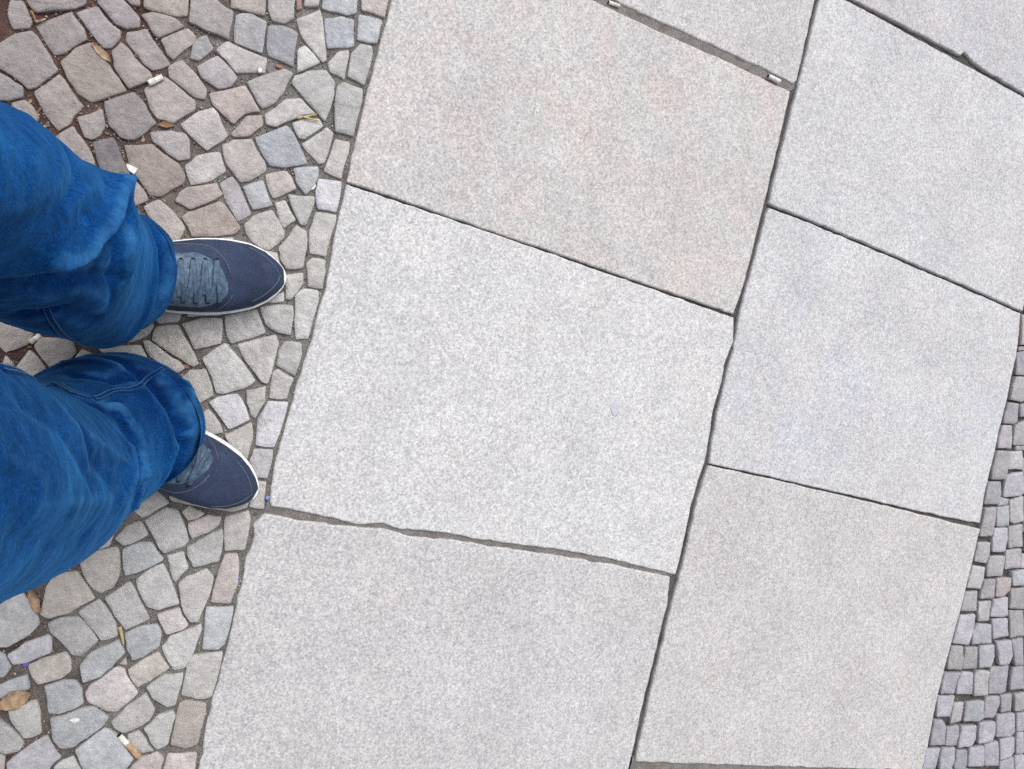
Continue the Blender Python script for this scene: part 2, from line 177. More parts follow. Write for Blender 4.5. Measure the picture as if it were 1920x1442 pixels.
('v',[(-0.1028,-0.6579),(-0.0581,-0.6566),(-0.0594,-0.6446),(-0.0479,-0.6307),(-0.0638,-0.6119),(-0.0699,-0.6017),(-0.0901,-0.622),(-0.1072,-0.6433)]),
('g',[(-0.0447,-0.6577),(-0.0156,-0.6569),(-0.0162,-0.6478),(-0.0252,-0.6374),(-0.0308,-0.6301),(-0.0424,-0.6381),(-0.0499,-0.6458)]),
('k',[(-0.2426,-0.0774),(-0.231,-0.0861),(-0.2243,-0.083),(-0.2085,-0.0704),(-0.2059,-0.0595),(-0.2185,-0.0526),(-0.2357,-0.0527),(-0.2426,-0.0545)]),
('k',[(-0.1835,-0.0877),(-0.1723,-0.0982),(-0.1611,-0.0852),(-0.1516,-0.0696),(-0.1592,-0.0581),(-0.1913,-0.0632),(-0.1955,-0.073)]),
('y',[(-0.2082,-0.1125),(-0.1927,-0.1147),(-0.1759,-0.105),(-0.1934,-0.0886),(-0.202,-0.0834),(-0.2135,-0.105)]),
('w',[(-0.2263,-0.1081),(-0.2217,-0.1127),(-0.2158,-0.1056),(-0.2193,-0.1006),(-0.2263,-0.0965)]),
('x',[(-0.3284,0.2982),(-0.3161,0.3132),(-0.3106,0.3211),(-0.3137,0.3298),(-0.3203,0.3385),(-0.3214,0.3494),(-0.3237,0.3598),(-0.3416,0.355)]),
]
SETTS=[
('p',[(1.6867,0.3941),(1.7234,0.4052),(1.7015,0.4708),(1.673,0.4614)]),
('v',[(1.6998,0.3284),(1.74,0.3377),(1.7233,0.3878),(1.6853,0.3766)]),
('g',[(1.6953,0.2987),(1.6961,0.2702),(1.7353,0.273),(1.7441,0.2904),(1.7289,0.3275),(1.6968,0.3201)]),
('v',[(1.6913,0.2329),(1.6925,0.2122),(1.7244,0.2188),(1.734,0.2247),(1.7242,0.2629),(1.6937,0.2601)]),
('v',[(1.742,0.2398),(1.7754,0.2488),(1.7664,0.276),(1.7342,0.2632)]),
('g',[(1.6907,0.1831),(1.6915,0.1547),(1.7315,0.1625),(1.7289,0.1792),(1.7209,0.2121),(1.6943,0.2067)]),
('g',[(1.7399,0.1718),(1.7862,0.1809),(1.7687,0.2336),(1.733,0.2146)]),
('g',[(1.6909,0.1222),(1.6905,0.0975),(1.6926,0.0826),(1.7352,0.0903),(1.7356,0.1153),(1.7291,0.1524),(1.6918,0.1452)]),
('l',[(1.7394,0.1122),(1.7851,0.1225),(1.7724,0.1608),(1.7364,0.1519)]),
('v',[(1.7453,0.0767),(1.7483,0.0504),(1.8018,0.0633),(1.8082,0.0703),(1.7909,0.1139),(1.7409,0.099)]),
('b',[(1.6921,0.0237),(1.7321,0.0304),(1.7344,0.0537),(1.7247,0.0788),(1.6889,0.0725)]),
('g',[(1.6948,-0.0232),(1.6967,-0.0504),(1.7337,-0.0439),(1.7303,-0.012),(1.7216,0.0191),(1.693,0.0125)]),
('b',[(1.7433,-0.0214),(1.7649,-0.018),(1.7801,-0.0118),(1.769,0.0307),(1.735,0.0213)]),
('g',[(1.7881,-0.0009),(1.8037,-0.0043),(1.8324,0.0061),(1.8147,0.0597),(1.775,0.0433)]),
('v',[(1.7401,-0.0508),(1.7477,-0.0784),(1.7885,-0.0726),(1.7898,-0.0415),(1.7798,-0.0198),(1.7364,-0.0265)]),
('g',[(1.7904,-0.0433),(1.7998,-0.0632),(1.8432,-0.053),(1.8272,-0.0047),(1.7875,-0.0167)]),
('g',[(1.6968,-0.0894),(1.6987,-0.1081),(1.7344,-0.107),(1.7373,-0.0856),(1.7313,-0.0626),(1.6967,-0.0676)]),
('g',[(1.7428,-0.1154),(1.7496,-0.1364),(1.7956,-0.1295),(1.79,-0.0859),(1.7437,-0.0923)]),
('l',[(1.8073,-0.1125),(1.8564,-0.102),(1.8456,-0.0605),(1.7967,-0.0714)]),
('l',[(1.6939,-0.1446),(1.6942,-0.171),(1.7346,-0.1679),(1.7376,-0.1428),(1.7332,-0.1205),(1.6943,-0.12)]),
('g',[(1.742,-0.1651),(1.7417,-0.1899),(1.7851,-0.1848),(1.774,-0.1419),(1.7421,-0.1479)]),
('p',[(1.7894,-0.1804),(1.8163,-0.1753),(1.8343,-0.1595),(1.8279,-0.1311),(1.7816,-0.139)]),
('b',[(1.8391,-0.1472),(1.8872,-0.1412),(1.8759,-0.1073),(1.8292,-0.1173)]),
('g',[(1.6915,-0.2053),(1.6926,-0.2259),(1.7404,-0.2205),(1.7279,-0.1773),(1.6895,-0.182)]),
('g',[(1.7464,-0.2218),(1.7535,-0.2439),(1.7876,-0.2364),(1.782,-0.1928),(1.7423,-0.2003)]),
('v',[(1.7882,-0.2075),(1.7907,-0.2284),(1.8294,-0.2241),(1.8478,-0.2183),(1.8321,-0.1792),(1.789,-0.1882)]),
('g',[(1.8479,-0.2007),(1.9025,-0.1965),(1.8862,-0.1472),(1.8359,-0.1554)]),
('v',[(1.6899,-0.2601),(1.6837,-0.3002),(1.7348,-0.2981),(1.7415,-0.2585),(1.7353,-0.2306),(1.6908,-0.2374)]),
('b',[(1.7397,-0.2701),(1.7507,-0.2956),(1.8046,-0.2886),(1.8096,-0.2823),(1.7968,-0.247),(1.7547,-0.2476)]),
('v',[(1.8153,-0.2779),(1.8633,-0.2654),(1.8481,-0.228),(1.8,-0.2351)]),
('g',[(1.8736,-0.2702),(1.9169,-0.258),(1.898,-0.2009),(1.8532,-0.2079)]),
('g',[(1.6857,-0.3323),(1.6878,-0.3591),(1.7284,-0.3557),(1.7288,-0.3337),(1.72,-0.306),(1.6876,-0.3091)]),
('g',[(1.7361,-0.333),(1.7393,-0.3548),(1.7814,-0.35),(1.7685,-0.3041),(1.733,-0.3087)]),
('b',[(1.7903,-0.3479),(1.8299,-0.3446),(1.8314,-0.3194),(1.8231,-0.2937),(1.7788,-0.3005)]),
('v',[(1.8545,-0.3359),(1.885,-0.332),(1.8884,-0.3116),(1.8745,-0.2755),(1.8297,-0.2838)]),
('v',[(1.9089,-0.3313),(1.9362,-0.3276),(1.9163,-0.2674),(1.8827,-0.276)]),
('v',[(1.6824,-0.3915),(1.6832,-0.417),(1.7233,-0.4128),(1.7231,-0.3832),(1.7297,-0.3659),(1.6833,-0.3709)]),
('v',[(1.7355,-0.4133),(1.7834,-0.4099),(1.7706,-0.3639),(1.738,-0.3652),(1.7317,-0.3838)]),
('g',[(1.794,-0.4131),(1.837,-0.4088),(1.8253,-0.3727),(1.8261,-0.3541),(1.7875,-0.3573),(1.7831,-0.3733)]),
('v',[(1.8313,-0.3669),(1.8438,-0.4056),(1.8843,-0.4028),(1.8982,-0.3964),(1.8902,-0.3355),(1.8308,-0.3445)]),
('v',[(1.9086,-0.3608),(1.9141,-0.3899),(1.9589,-0.384),(1.9423,-0.3338),(1.9076,-0.3394)]),
('v',[(1.6895,-0.4717),(1.7324,-0.4679),(1.7307,-0.4216),(1.6803,-0.4251)]),
('g',[(1.7353,-0.4536),(1.7372,-0.4831),(1.7687,-0.4762),(1.7699,-0.4683),(1.7658,-0.4348),(1.7355,-0.4368)]),
('b',[(1.7771,-0.4523),(1.7775,-0.4744),(1.8217,-0.4693),(1.8371,-0.4631),(1.825,-0.4257),(1.7747,-0.4329)]),
('v',[(1.8447,-0.4627),(1.8755,-0.4609),(1.8826,-0.4525),(1.8882,-0.4268),(1.8811,-0.4113),(1.8358,-0.417)]),
('v',[(1.9008,-0.4474),(1.933,-0.4414),(1.9225,-0.403),(1.888,-0.4081)]),
('g',[(1.9445,-0.4393),(1.9777,-0.4345),(1.965,-0.396),(1.9343,-0.4022)]),
('v',[(1.6819,-0.5053),(1.6824,-0.5359),(1.7288,-0.5325),(1.7214,-0.4917),(1.704,-0.4773),(1.6808,-0.4786)]),
('v',[(1.7337,-0.5336),(1.7673,-0.5308),(1.7673,-0.5074),(1.7622,-0.4882),(1.7264,-0.4928)]),
('v',[(1.7752,-0.5083),(1.7782,-0.5355),(1.8208,-0.5323),(1.8268,-0.515),(1.821,-0.4851),(1.7742,-0.4876)]),
('v',[(1.8426,-0.5221),(1.8856,-0.5162),(1.8893,-0.4974),(1.8812,-0.4725),(1.8318,-0.4766)]),
('v',[(1.8993,-0.5035),(1.9482,-0.4998),(1.9595,-0.4911),(1.9451,-0.4473),(1.8878,-0.4561)]),
('v',[(1.9671,-0.4894),(1.995,-0.4866),(1.9804,-0.4425),(1.9551,-0.4467)]),
('b',[(1.6784,-0.5691),(1.6792,-0.5945),(1.7171,-0.5886),(1.7178,-0.5676),(1.7193,-0.5432),(1.6781,-0.545)]),
('v',[(1.7285,-0.5608),(1.7334,-0.588),(1.7664,-0.5869),(1.7709,-0.5657),(1.7656,-0.5373),(1.7298,-0.5415)]),
('b',[(1.7801,-0.5653),(1.7807,-0.5848),(1.813,-0.5854),(1.8179,-0.577),(1.8072,-0.5434),(1.7754,-0.5447)]),
('v',[(1.8192,-0.5573),(1.824,-0.5781),(1.8752,-0.575),(1.8727,-0.5552),(1.8628,-0.5305),(1.8164,-0.5365)]),
('v',[(1.8849,-0.5747),(1.9255,-0.5719),(1.9173,-0.5468),(1.9059,-0.5179),(1.8696,-0.5275)]),
('v',[(1.9315,-0.5597),(1.9663,-0.5489),(1.9729,-0.5378),(1.9624,-0.5058),(1.9184,-0.5133)]),
('v',[(1.9868,-0.5427),(2.0123,-0.5389),(1.9959,-0.4892),(1.9725,-0.4931)]),
('v',[(1.9422,-0.5861),(1.9903,-0.5846),(1.9782,-0.5539),(1.9352,-0.5649)]),
('v',[(1.9984,-0.5844),(2.0271,-0.5834),(2.0146,-0.5456),(1.9874,-0.5508)]),
]
SLABS={
'TL':[(0.1496,0.5588),(0.1494,0.528),(0.1445,0.4227),(0.1467,0.3264),(0.1484,0.271),(0.3217,0.2682),(0.4843,0.266),(0.6642,0.2628),(0.8952,0.2602),(0.8968,0.2601),(0.9027,0.2846),(0.9094,0.347),(0.9091,0.4212),(0.9088,0.4862),(0.9107,0.5025),(0.9121,0.6031),(0.9105,0.7007),(0.7776,0.7035),(0.6877,0.6982),(0.6092,0.696),(0.5453,0.6967),(0.4723,0.6963),(0.3,0.694),(0.152,0.692)],
'ML':[(0.1488,0.2102),(0.1515,0.154),(0.155,0.1047),(0.1524,0.0639),(0.1533,0.0257),(0.1477,-0.0331),(0.1461,-0.0808),(0.1455,-0.1124),(0.1429,-0.1626),(0.1445,-0.1969),(0.1496,-0.229),(0.1534,-0.235),(0.2165,-0.2381),(0.2927,-0.2422),(0.3286,-0.2348),(0.3602,-0.2396),(0.4422,-0.2342),(0.5046,-0.2367),(0.648,-0.2318),(0.7519,-0.2336),(0.8958,-0.2444),(0.9021,-0.2425),(0.9034,-0.189),(0.9013,-0.1143),(0.9044,-0.0582),(0.9092,-0.0263),(0.9056,0.0226),(0.9011,0.0703),(0.9061,0.1294),(0.9023,0.1607),(0.9071,0.1889),(0.9115,0.2098),(0.8994,0.2525),(0.6654,0.2582),(0.4854,0.2617),(0.3227,0.264),(0.1487,0.2661)],
'BL':[(0.1342,-0.2677),(0.139,-0.285),(0.1385,-0.3032),(0.1339,-0.3202),(0.1387,-0.3678),(0.1362,-0.3771),(0.1383,-0.3998),(0.1388,-0.4356),(0.1383,-0.474),(0.1374,-0.5099),(0.1355,-0.5384),(0.1367,-0.587),(0.1406,-0.6379),(0.14,-0.69),(0.894,-0.68),(0.8965,-0.6003),(0.8967,-0.57),(0.8952,-0.5336),(0.8949,-0.4707),(0.897,-0.4166),(0.8973,-0.329),(0.8988,-0.3033),(0.8906,-0.2512),(0.8816,-0.2503),(0.7546,-0.2441),(0.6373,-0.2438),(0.5276,-0.2453),(0.4448,-0.2446),(0.3782,-0.2501),(0.3308,-0.2441),(0.2941,-0.248),(0.2015,-0.2514),(0.1465,-0.2493),(0.1425,-0.2525)],
'TL2':[(0.5086,0.7118),(0.5685,0.7131),(0.7121,0.718),(0.836,0.7213),(0.9142,0.7191),(0.9198,0.7276),(0.9169,0.8859),(0.92,1.15),(0.155,1.16),(0.152,0.714),(0.3,0.713)],
'RT':[(1.0088,0.925),(1.1232,0.9323),(1.2276,0.932),(1.3163,0.9351),(1.3247,0.9455),(1.3416,0.9346),(1.4162,0.9316),(1.5237,0.9303),(1.672,0.931),(1.672,1.37),(0.932,1.37),(0.93,0.925)],
'R2':[(0.9278,0.8905),(0.9264,0.7142),(0.9207,0.6093),(0.9188,0.5052),(0.9201,0.4824),(0.9546,0.4829),(1.0659,0.4843),(1.1659,0.4806),(1.2904,0.48),(1.4233,0.4771),(1.5648,0.4741),(1.6704,0.4703),(1.672,0.7),(1.672,0.921),(1.527,0.9205),(1.3327,0.9204),(1.2143,0.9186),(1.0885,0.9178),(0.9923,0.918),(0.93,0.913)],
'R3':[(0.9201,0.4688),(0.9185,0.4241),(0.9176,0.3493),(0.9123,0.2861),(0.9097,0.2677),(0.917,0.233),(0.9184,0.1917),(0.9124,0.1631),(0.9161,0.1317),(0.9111,0.0725),(0.9157,0.0247),(0.9185,-0.0215),(0.921,-0.0261),(1.0617,-0.0246),(1.2625,-0.0255),(1.4827,-0.0256),(1.5863,-0.0269),(1.6858,-0.0223),(1.6883,-0.0132),(1.6824,0.0218),(1.6793,0.0597),(1.6816,0.0862),(1.6827,0.1449),(1.6825,0.1623),(1.6822,0.2083),(1.6826,0.2296),(1.6868,0.2679),(1.6835,0.2947),(1.6853,0.3289),(1.6827,0.3595),(1.686,0.3891),(1.6672,0.4632),(1.567,0.4674),(1.4254,0.4706),(1.2924,0.4736),(1.1678,0.4744),(1.0677,0.4783),(0.9563,0.477),(0.9223,0.4747)],
'R4':[(0.9156,-0.0561),(0.9101,-0.1128),(0.9134,-0.1875),(0.913,-0.24),(0.909,-0.2703),(0.9077,-0.3279),(0.9074,-0.4158),(0.9064,-0.4699),(0.9067,-0.5329),(0.907,-0.5827),(0.9083,-0.6009),(1.0428,-0.6012),(1.2319,-0.5979),(1.3751,-0.5964),(1.675,-0.5948),(1.6745,-0.5875),(1.6774,-0.5362),(1.6709,-0.4547),(1.6702,-0.4193),(1.6757,-0.3589),(1.6771,-0.3023),(1.6802,-0.2897),(1.6845,-0.2252),(1.6859,-0.1683),(1.6896,-0.1183),(1.688,-0.0963),(1.6888,-0.0429),(1.6904,-0.0364),(1.6652,-0.0366),(1.4848,-0.0324),(1.2641,-0.0309),(1.0629,-0.0286),(0.92,-0.0315)],
}
MORTAR={
'm1':[(0.4727,0.6946),(0.5458,0.695),(0.6097,0.6942),(0.6882,0.6964),(0.7781,0.7017),(0.9049,0.7007),(0.916,0.7176),(0.8354,0.7231),(0.7116,0.7198),(0.568,0.7149),(0.5082,0.7135),(0.152,0.715),(0.152,0.69)],
'm2':[(0.1453,-0.2512),(0.2019,-0.253),(0.2945,-0.2497),(0.3312,-0.2458),(0.3786,-0.2518),(0.4452,-0.2464),(0.5281,-0.2471),(0.6378,-0.2456),(0.7551,-0.246),(0.8857,-0.2518),(0.8952,-0.2424),(0.7513,-0.2317),(0.6475,-0.2299),(0.5042,-0.2349),(0.4417,-0.2325),(0.3597,-0.2379),(0.3282,-0.2331),(0.2923,-0.2405),(0.2161,-0.2364),(0.1492,-0.2341)],
'm3':[(0.9039,-0.6284),(1.0501,-0.6273),(1.3838,-0.6257),(1.6799,-0.6215),(1.6743,-0.5924),(1.3744,-0.5941),(1.2313,-0.5957),(1.0423,-0.5992),(0.9019,-0.5991)],
}
LEG_L=[[-0.1169, 0.0565, 0.071, 0.0735], [-0.1165, 0.0364, 0.0734, 0.087], [-0.1249, 0.0369, 0.0761, 0.0865], [-0.1394, 0.0457, 0.0823, 0.0889], [-0.1662, 0.0501, 0.0802, 0.081], [-0.1915, 0.0571, 0.0837, 0.0768], [-0.2189, 0.0434, 0.0948, 0.0706], [-0.2485, 0.034, 0.1073, 0.0813]]
LEG_R=[[-0.0658, -0.1437, 0.1011, 0.0879], [-0.0814, -0.152, 0.104, 0.0907], [-0.0938, -0.1702, 0.0963, 0.0874], [-0.1074, -0.1792, 0.0935, 0.0892], [-0.1233, -0.1737, 0.0947, 0.0915], [-0.1427, -0.16, 0.0975, 0.0967], [-0.168, -0.1409, 0.1036, 0.1026], [-0.2057, -0.116, 0.1057, 0.1005]]
FOLDS_L=[
([(-0.084, 0.081, 0.374), (-0.08, 0.056, 0.381), (-0.075, 0.029, 0.361)],0.011,0.008),
([(-0.08, 0.081, 0.361), (-0.073, 0.055, 0.361), (-0.072, 0.028, 0.355)],-0.004,0.006),
([(-0.103, 0.121, 0.328), (-0.096, 0.103, 0.368), (-0.098, 0.073, 0.44), (-0.108, 0.041, 0.486), (-0.119, 0.03, 0.518)],0.016,0.013),
([(-0.089, 0.103, 0.348), (-0.092, 0.07, 0.414), (-0.103, 0.038, 0.46), (-0.117, 0.017, 0.479)],-0.012,0.013),
([(-0.143, 0.124, 0.479), (-0.124, 0.098, 0.525), (-0.119, 0.073, 0.558), (-0.123, 0.057, 0.597), (-0.128, 0.043, 0.636)],0.0018,0.014),
([(-0.133, 0.117, 0.479), (-0.119, 0.099, 0.492), (-0.114, 0.077, 0.518), (-0.12, 0.049, 0.571), (-0.129, 0.033, 0.617)],-0.002,0.01),
([(-0.089, 0.005, 0.374), (-0.104, 0.011, 0.427), (-0.126, -0.005, 0.446), (-0.144, -0.009, 0.479)],0.0025,0.012),
([(-0.077, 0.029, 0.368), (-0.099, 0.023, 0.427), (-0.121, 0.006, 0.466), (-0.142, 0.0, 0.518)],-0.003,0.009),
([(-0.093, -0.018, 0.342), (-0.115, -0.01, 0.407), (-0.14, -0.022, 0.42)],-0.003,0.008),
([(-0.117, 0.112, 0.407), (-0.11, 0.088, 0.479), (-0.113, 0.065, 0.525)],0.002,0.008),
([(-0.109, 0.112, 0.381), (-0.104, 0.085, 0.446), (-0.107, 0.065, 0.492)],-0.002,0.007),
([(-0.086, 0.057, 0.401), (-0.086, 0.031, 0.394), (-0.082, 0.003, 0.355)],-0.002,0.007),
([(-0.159, 0.129, 0.499), (-0.136, 0.104, 0.551), (-0.127, 0.08, 0.591)],0.002,0.01),
]
FOLDS_R=[
([(-0.075, -0.097, 0.328), (-0.059, -0.104, 0.309), (-0.038, -0.122, 0.315), (-0.03, -0.134, 0.322), (-0.023, -0.159, 0.348)],0.013,0.008),
([(-0.07, -0.097, 0.296), (-0.055, -0.103, 0.283), (-0.032, -0.122, 0.283)],-0.004,0.006),
([(-0.007, -0.081, 0.078), (0.01, -0.104, 0.104), (0.024, -0.131, 0.099), (0.02, -0.15, 0.141)],0.008,0.013),
([(-0.093, -0.09, 0.355), (-0.077, -0.096, 0.342), (-0.063, -0.094, 0.25)],-0.006,0.007),
([(-0.04, -0.129, 0.381), (-0.032, -0.153, 0.407), (-0.033, -0.165, 0.427)],0.007,0.011),
([(-0.116, -0.081, 0.203), (-0.084, -0.078, 0.197), (-0.065, -0.072, 0.165)],-0.006,0.008),
([(-0.14, -0.078, 0.157), (-0.11, -0.067, 0.15), (-0.079, -0.065, 0.151)],0.004,0.006),
([(-0.078, -0.087, 0.558), (-0.056, -0.114, 0.479), (-0.038, -0.138, 0.414)],0.0035,0.012),
([(-0.072, -0.093, 0.525), (-0.054, -0.122, 0.512), (-0.043, -0.143, 0.473)],-0.002,0.009),
([(-0.092, -0.073, 0.636), (-0.073, -0.094, 0.584), (-0.053, -0.133, 0.532)],-0.002,0.011),
([(-0.071, -0.129, 0.656), (-0.059, -0.14, 0.584), (-0.041, -0.158, 0.473)],0.003,0.013),
([(-0.076, -0.142, 0.682), (-0.063, -0.17, 0.591), (-0.048, -0.184, 0.499)],-0.002,0.011),
([(-0.009, -0.158, 0.263), (-0.011, -0.173, 0.289), (-0.015, -0.202, 0.302)],0.007,0.008),
([(-0.087, -0.092, 0.702), (-0.073, -0.113, 0.656), (-0.066, -0.12, 0.61)],0.002,0.013),
]
SEAMS={
'inseam_r':[(-0.113, -0.055, 0.617), (-0.112, -0.063, 0.538), (-0.136, -0.093, 0.256), (-0.102, -0.09, 0.322), (-0.087, -0.093, 0.315)],
'hem_r':[(-0.084, -0.093, 0.296), (-0.074, -0.087, 0.23), (-0.053, -0.082, 0.184), (-0.043, -0.068, 0.126), (-0.036, -0.065, 0.081)],
'inseam_l':[(-0.127, -0.017, 0.414), (-0.124, -0.029, 0.368), (-0.121, -0.039, 0.322), (-0.119, -0.048, 0.243)],
}
SPOTS={'butt_s2a': (0.851, 0.7078), 'butt_s2b': (0.8784, 0.7079), 'scrap_top0': (0.5017, 0.7052), 'scrap_top1': (0.5227, 0.7074), 'paper0': (-0.1418, 0.3134), 'paper1': (-0.1272, 0.3282), 'butt_g0': (-0.2041, -0.0699), 'butt_g1': (-0.1943, -0.0571), 'butt_j0': (0.0218, -0.5949), 'butt_j1': (0.0546, -0.6248), 'straw0': (-0.0128, -0.4385), 'straw1': (-0.0024, -0.463), 'stalk0': (0.056, 0.3359), 'stalk1': (0.0823, 0.352), 'leaf_a': (-0.1187, -0.5514), 'leaf_a2': (-0.1022, -0.5413), 'leaf_b0': (-0.2192, 0.341), 'leaf_b1': (-0.1921, 0.3249), 'leaf_c0': (-0.1348, -0.3985), 'leaf_c1': (-0.1148, -0.4319), 'bit_red': (-0.0106, -0.058), 'bit_orange': (0.0151, 0.4009), 'blue1': (0.1445, -0.2245), 'blue2': (0.1299, -0.3503), 'purple': (-0.1167, -0.5037), 'chip': (-0.1376, 0.1936), 'twig0': (-0.294, 0.3543), 'twig1': (-0.2766, 0.3507), 'twig2': (-0.2866, 0.3428), 'gum1': (0.6944, 0.0323), 'gum2': (0.448, -0.3859), 'gum3': (0.2269, 0.4362), 'white1': (-0.04, -0.5759), 'leaf_d0': (-0.0989, 0.2701), 'leaf_d1': (-0.1198, 0.2641), 'orange2': (-0.0636, 0.1921), 'white2': (-0.057, -0.6086), 'white3': (-0.301, 0.2727), 'pale': (0.1024, 0.2467), 'white4': (-0.0085, 0.3844)}
TOES={'toe_l': (0.0943, 0.1037), 'toe_r': (0.124, -0.219)}

# ---------------------------------------------------------------- helpers
def srgb(r, g, b, k=1.0):
    f = lambda c: ((c / 255 / 12.92) if c / 255 <= .04045 else ((c / 255 + .055) / 1.055) ** 2.4) * k
    return (f(r), f(g), f(b), 1.0)

def tag(o, label=None, cat=None, group=None, kind=None):
    if label: o['label'] = label
    if cat: o['category'] = cat
    if group: o['group'] = group
    if kind: o['kind'] = kind
    return o

def make_mesh(name, verts, faces, smooth=True):
    me = bpy.data.meshes.new(name)
    me.from_pydata([tuple(v) for v in verts], [], faces)
    me.update()
    if smooth:
        me.polygons.foreach_set('use_smooth', [True] * len(me.polygons))
    return me

def link(name, me, mat=None, parent=None):
    o = bpy.data.objects.new(name, me); COL.objects.link(o)
    if mat is not None and me is not None and not me.materials: me.materials.append(mat)
    if parent is not None: o.parent = parent
    return o

def build(name, verts, faces, mat, parent=None, smooth=True):
    return link(name, make_mesh(name, verts, faces, smooth), mat, parent)

def empty(name, loc=(0, 0, 0)):
    o = bpy.data.objects.new(name, None); COL.objects.link(o); o.location = loc; o.empty_display_size = .05
    return o

class Mat:
    def __init__(self, name, rough=.8, spec=.3):
        self.m = bpy.data.materials.new(name); self.m.use_nodes = True
        self.t = self.m.node_tree; self.n = self.t.nodes; self.l = self.t.links
        self.b = self.n['Principled BSDF']
        self.b.inputs['Roughness'].default_value = rough
        self.b.inputs['Specular IOR Level'].default_value = spec
        self.tc = self.n.new('ShaderNodeTexCoord')
        self.co = self.tc.outputs['Object']
    def world_co(self):
        g = self.n.new('ShaderNodeNewGeometry'); self.co = g.outputs['Position']; return self
    def noise(self, scale, detail=3, rough=.55, co=None, dist=0):
        n = self.n.new('ShaderNodeTexNoise'); n.inputs['Scale'].default_value = scale
        n.inputs['Detail'].default_value = detail; n.inputs['Roughness'].default_value = rough
        n.inputs['Distortion'].default_value = dist
        self.l.new(co or self.co, n.inputs['Vector']); return n
    def voro(self, scale, co=None, feature='F1'):
        n = self.n.new('ShaderNodeTexVoronoi'); n.inputs['Scale'].default_value = scale; n.feature = feature
        self.l.new(co or self.co, n.inputs['Vector']); return n
    def ramp(self, src, stops, interp='LINEAR'):
        r = self.n.new('ShaderNodeValToRGB'); e = r.color_ramp; e.interpolation = interp
        while len(e.elements) < len(stops): e.elements.new(.5)
        for el, (p, c) in zip(e.elements, stops):
            el.position = p; el.color = c if len(c) == 4 else (*c, 1)
        self.l.new(src, r.inputs[0]); return r.outputs[0]
    def mix(self, a, b, f=1.0, mode='MULTIPLY'):
        x = self.n.new('ShaderNodeMix'); x.data_type = 'RGBA'; x.blend_type = mode
        for v, s in ((f, x.inputs['Factor']), (a, x.inputs['A']), (b, x.inputs['B'])):
            if hasattr(v, 'is_linked') or hasattr(v, 'links'): self.l.new(v, s)
            else: s.default_value = v
        return x.outputs['Result']
    def gray(self, src, lo, hi, a=0., b=1.):
        return self.ramp(src, [(a, (lo, lo, lo)), (b, (hi, hi, hi))])
    def color(self, c):
        if hasattr(c, 'links'): self.l.new(c, self.b.inputs['Base Color'])
        else: self.b.inputs['Base Color'].default_value = c
        return self
    def bump(self, h, strength=.5, dist=.001, prev=None):
        n = self.n.new('ShaderNodeBump'); n.inputs['Strength'].default_value = strength
        n.inputs['Distance'].default_value = dist
        self.l.new(h, n.inputs['Height'])
        if prev is not None: self.l.new(prev, n.inputs['Normal'])
        self.l.new(n.outputs[0], self.b.inputs['Normal']); return n.outputs[0]
    def val(self, src, name):
        self.l.new(src, self.b.inputs[name]); return self
    def mapping(self, scale, co=None, rot=(0, 0, 0)):
        m = self.n.new('ShaderNodeMapping'); m.inputs['Scale'].default_value = scale; m.inputs['Rotation'].default_value = rot
        self.l.new(co or self.co, m.inputs['Vector']); return m.outputs[0]

# ---------------------------------------------------------------- materials
def stone_material(name, island=None):
    m = Mat(name, .78, .25).world_co()
    if island:
        g = m.n.new('ShaderNodeNewGeometry')
        base = m.ramp(g.outputs['Random Per Island'], island, 'CONSTANT')
    else:
        oi = m.n.new('ShaderNodeObjectInfo'); base = oi.outputs['Color']
    big = m.gray(m.noise(26, 5, .65).outputs[0], .80, 1.17, .27, .73)
    mid = m.gray(m.noise(110, 3, .6).outputs[0], .84, 1.16, .25, .75)
    gr = m.noise(520, 2, .7)
    fine = m.gray(gr.outputs[0], .80, 1.20, .25, .75)
    c = m.mix(m.mix(m.mix(base, big), mid), fine)
    # dust and dirt settled in patches
    dm = m.gray(m.noise(34, 4, .65, dist=.4).outputs[0], 0, .45, .52, .72)
    c = m.mix(c, (.27, .258, .245, 1), dm, 'MIX')
    m.color(c)
    b0 = m.bump(m.noise(55, 5, .65).outputs[0], .7, .007)
    b1 = m.bump(m.noise(170, 4, .65).outputs[0], .6, .0022, b0)
    m.bump(gr.outputs[0], .5, .0009, b1)
    return m.m

K = 1 / 1.50       # photograph's surface brightness -> base colour
CLS = {'g': (190, 188, 188), 'b': (184, 189, 196), 'B': (172, 178, 192), 'l': (206, 204, 204), 'w': (196, 191, 187),
       'p': (201, 187, 182), 'y': (195, 188, 178), 'd': (168, 166, 168), 'D': (140, 141, 148), 'v': (192, 190, 199),
       'V': (207, 206, 216), 'k': (184, 170, 162), 'q': (212, 201, 202), 'o': (204, 192, 180), 'r': (186, 140, 128), 'x': (82, 76, 78)}
CLS = {k: tuple((c + (sum(v) / 3 - c) * .45) * t for c, t in zip(v, (1.004, .997, .992))) for k, v in CLS.items()}      # weathered: muted
MAT_STONE = stone_material('stone')
isl = []
kk = ['g', 'w', 'b', 'l', 'p', 'v', 'g', 'y', 'w', 'd', 'k', 'b']
for i, k in enumerate(kk): isl.append((i / len(kk), srgb(*CLS[k], K)))
MAT_STONE_MASS = stone_material('stone_mass', isl)
isl2 = [(i / 6, srgb(CLS[k][0] * .995, CLS[k][1] * .987, CLS[k][2] * 1.01, K * .96)) for i, k in enumerate(['v', 'g', 'v', 'b', 'g', 'v'])]
MAT_SETT_MASS = stone_material('sett_mass', isl2)

